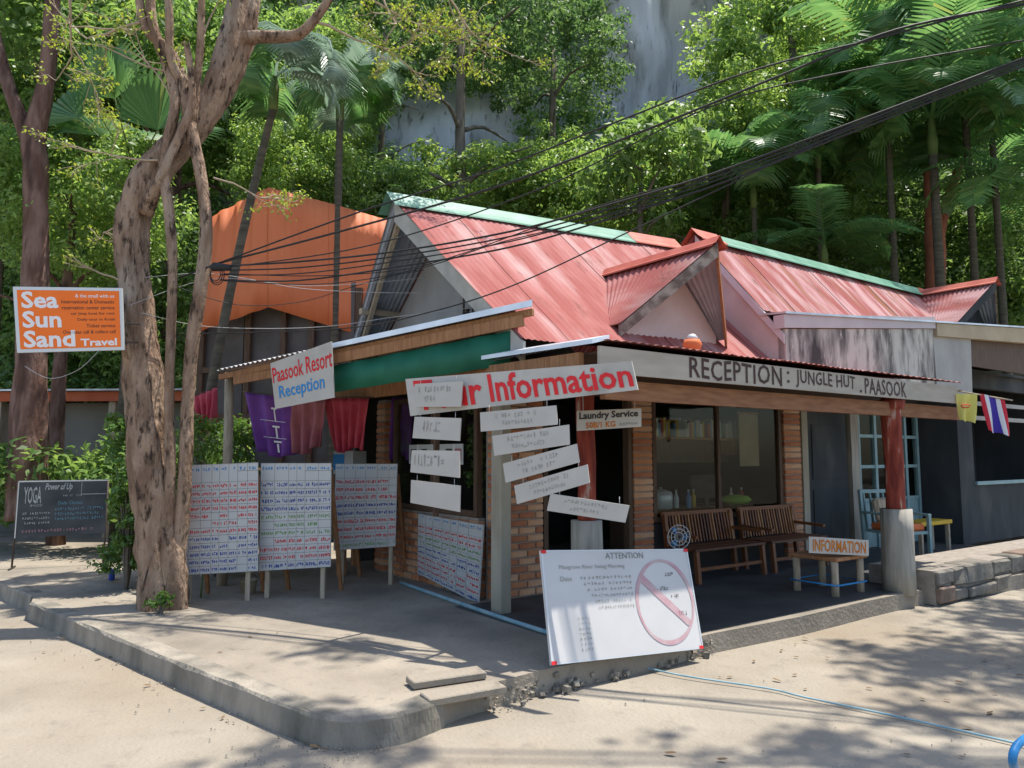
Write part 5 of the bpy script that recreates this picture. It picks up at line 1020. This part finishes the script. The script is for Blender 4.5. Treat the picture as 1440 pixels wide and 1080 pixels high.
shrub('green vine climbing beside the window brick pier', [at(r.uniform(662, 680), r.uniform(575, 700), 7.95) for _ in range(26)], .07, 26, .06, .03, L_MID, 34, 'climbing_vine', False)
shrub('low weeds and leaf litter behind the chalkboard', [at(r.uniform(130, 190), r.uniform(770, 800), r.uniform(8.6, 9.3)) for _ in range(14)], .08, 22, .06, .03, L_HEDGE, 35, 'weed_patch', False)
p = gr(288, 838, .15) + Vector((0, -.1, 0)); e = thing('seedling', 'young plant with drooping long leaves in front of the tall price board', 'plant', p, 0)
MB().tube([(0, 0, 0), (.01, 0, .22), (.02, 0, .42)], [.01, .008, .006], 6).build('stem', PSHAFT, e)
for k in range(9):
    a = k * 2.4; L = .2; d = Vector((math.cos(a), math.sin(a), 0)); s = Vector((-d.y, d.x, 0)) * .028; z = .3 + .017 * k; b0 = Vector((.02, 0, z)); m_ = b0 + d * L * .5 + Vector((0, 0, .03)); t_ = b0 + d * L - Vector((0, 0, .08))
    MB().add([b0, m_ - s + Vector((0, 0, .008)), m_, m_ + s + Vector((0, 0, .008)), t_], [(0, 1, 2), (0, 2, 3), (1, 4, 2), (2, 4, 3)]).build('leaf', L_LIME, e, fix=False)
# ================================================================== cables
def cable(label, pts, r, mat=CABLE, sag=0):
    P = smooth_path([at(*q) for q in pts], 8); o = MB().tube(P, r * .5, 6).build('overhead_cable', mat); tag(o, label, 'cable', 'overhead cables'); return o
YA, YB = 8.3, 6.2
cable('topmost black cable sweeping from the bent tree to the upper right', [(240, 395, 7.39), (500, 300, 6.77), (690, 240, 6.31), (850, 178, 6.06), (1050, 102, 5.78), (1240, 52, 5.51), (1450, -2, 5.22)], .016)
cable('thick black cable just below the topmost one', [(300, 372, 7.25), (480, 325, 6.82), (700, 262, 6.29), (900, 186, 5.99), (1100, 105, 5.71), (1260, 42, 5.48), (1450, 4, 5.22)], .02)
cable('black cable crossing the upper right alone', [(310, 377, 7.23), (520, 345, 6.72), (760, 265, 6.18), (1000, 150, 5.85), (1180, 103, 5.60), (1450, 55, 5.22)], .012)
for k, (dy, r_, lab) in enumerate(((0, .018, 'upper thick cable of the middle bundle'), (7, .014, 'second cable of the middle bundle'), (14, .012, 'third cable of the middle bundle'), (22, .016, 'lowest thick cable of the middle bundle'))):
    cable(lab, [(310, 374 + dy * .9, 7.23), (420, 368 + dy * 1.2, 6.96), (560, 353 + dy, 6.63), (720, 325 + dy, 6.24), (860, 287 + dy * .9, 6.04), (1000, 245 + dy * .8, 5.85), (1200, 172 + dy * .6, 5.57), (1450, 78 + dy * .5, 5.22)], r_)
cable('loose thin cable sagging under the middle bundle', [(315, 385, 7.21), (440, 388, 6.91), (560, 380, 6.63), (640, 360, 6.43), (780, 310, 6.16), (900, 272, 5.99), (1020, 245, 5.82)], .009)
cable('second loose thin cable looping over the gable', [(315, 395, 7.21), (430, 400, 6.94), (520, 392, 6.72), (610, 372, 6.51), (700, 342, 6.29), (830, 310, 6.09), (1000, 262, 5.85), (1200, 180, 5.57)], .009)
cable('lone black cable running low across the red roof', [(250, 470, 7.37), (480, 462, 6.82), (600, 440, 6.53), (720, 402, 6.24), (880, 328, 6.02), (1020, 262, 5.82), (1200, 178, 5.57), (1450, 82, 5.22)], .012)
cable('grey service wire from the tree to the gable bracket', [(205, 390, 7.3), (300, 385, 7.6), (420, 405, 7.8), (520, 411, 7.9), (598, 412, 8.0)], .006, CABLEG)
cable('second pale wire drooping to the gable bracket', [(180, 430, 7.2), (300, 392, 7.6), (430, 402, 7.8), (540, 396, 7.9), (598, 390, 8.0)], .005, CABLEG)
cable('dark wire drooping along the front of the orange wall', [(240, 400, 7.3), (330, 428, 7.7), (420, 425, 7.9), (500, 402, 7.9), (560, 386, 8.0), (596, 380, 8.0)], .008)
cable('long slack grey wire hanging low before the awning', [(200, 440, 7.15), (280, 458, 7.5), (380, 462, 7.8), (470, 458, 7.8), (560, 445, 7.6), (690, 430, 7.35)], .006, CABLEG)
cable('short pale cord looped between the sign and the trunk', [(35, 515, 7.0), (70, 532, 7.0), (110, 520, 7.0), (140, 492, 7.0)], .005, CABLEG)
t = thing('cable_splice_box', 'black cable splice and coiled wire tied to the thin stems', 'cable box', at(308, 378, 7.2), 0)
MB().tube([(-.08, 0, 0), (-.05, 0, .02), (.12, 0, .01)], [.03, .045, .03], 10).build('splice', CABLE, t)
mb = MB(); [mb.tube([(-.02 + .07 * rr * math.cos(k * .35), -.03 + .02 * j, -.06 + .10 * rr * math.sin(k * .35)) for k in range(19)], .005, 5, cap=False) for j, rr in enumerate((.7, .85, 1.0))]; mb.build('wire_coil', CABLE, t)
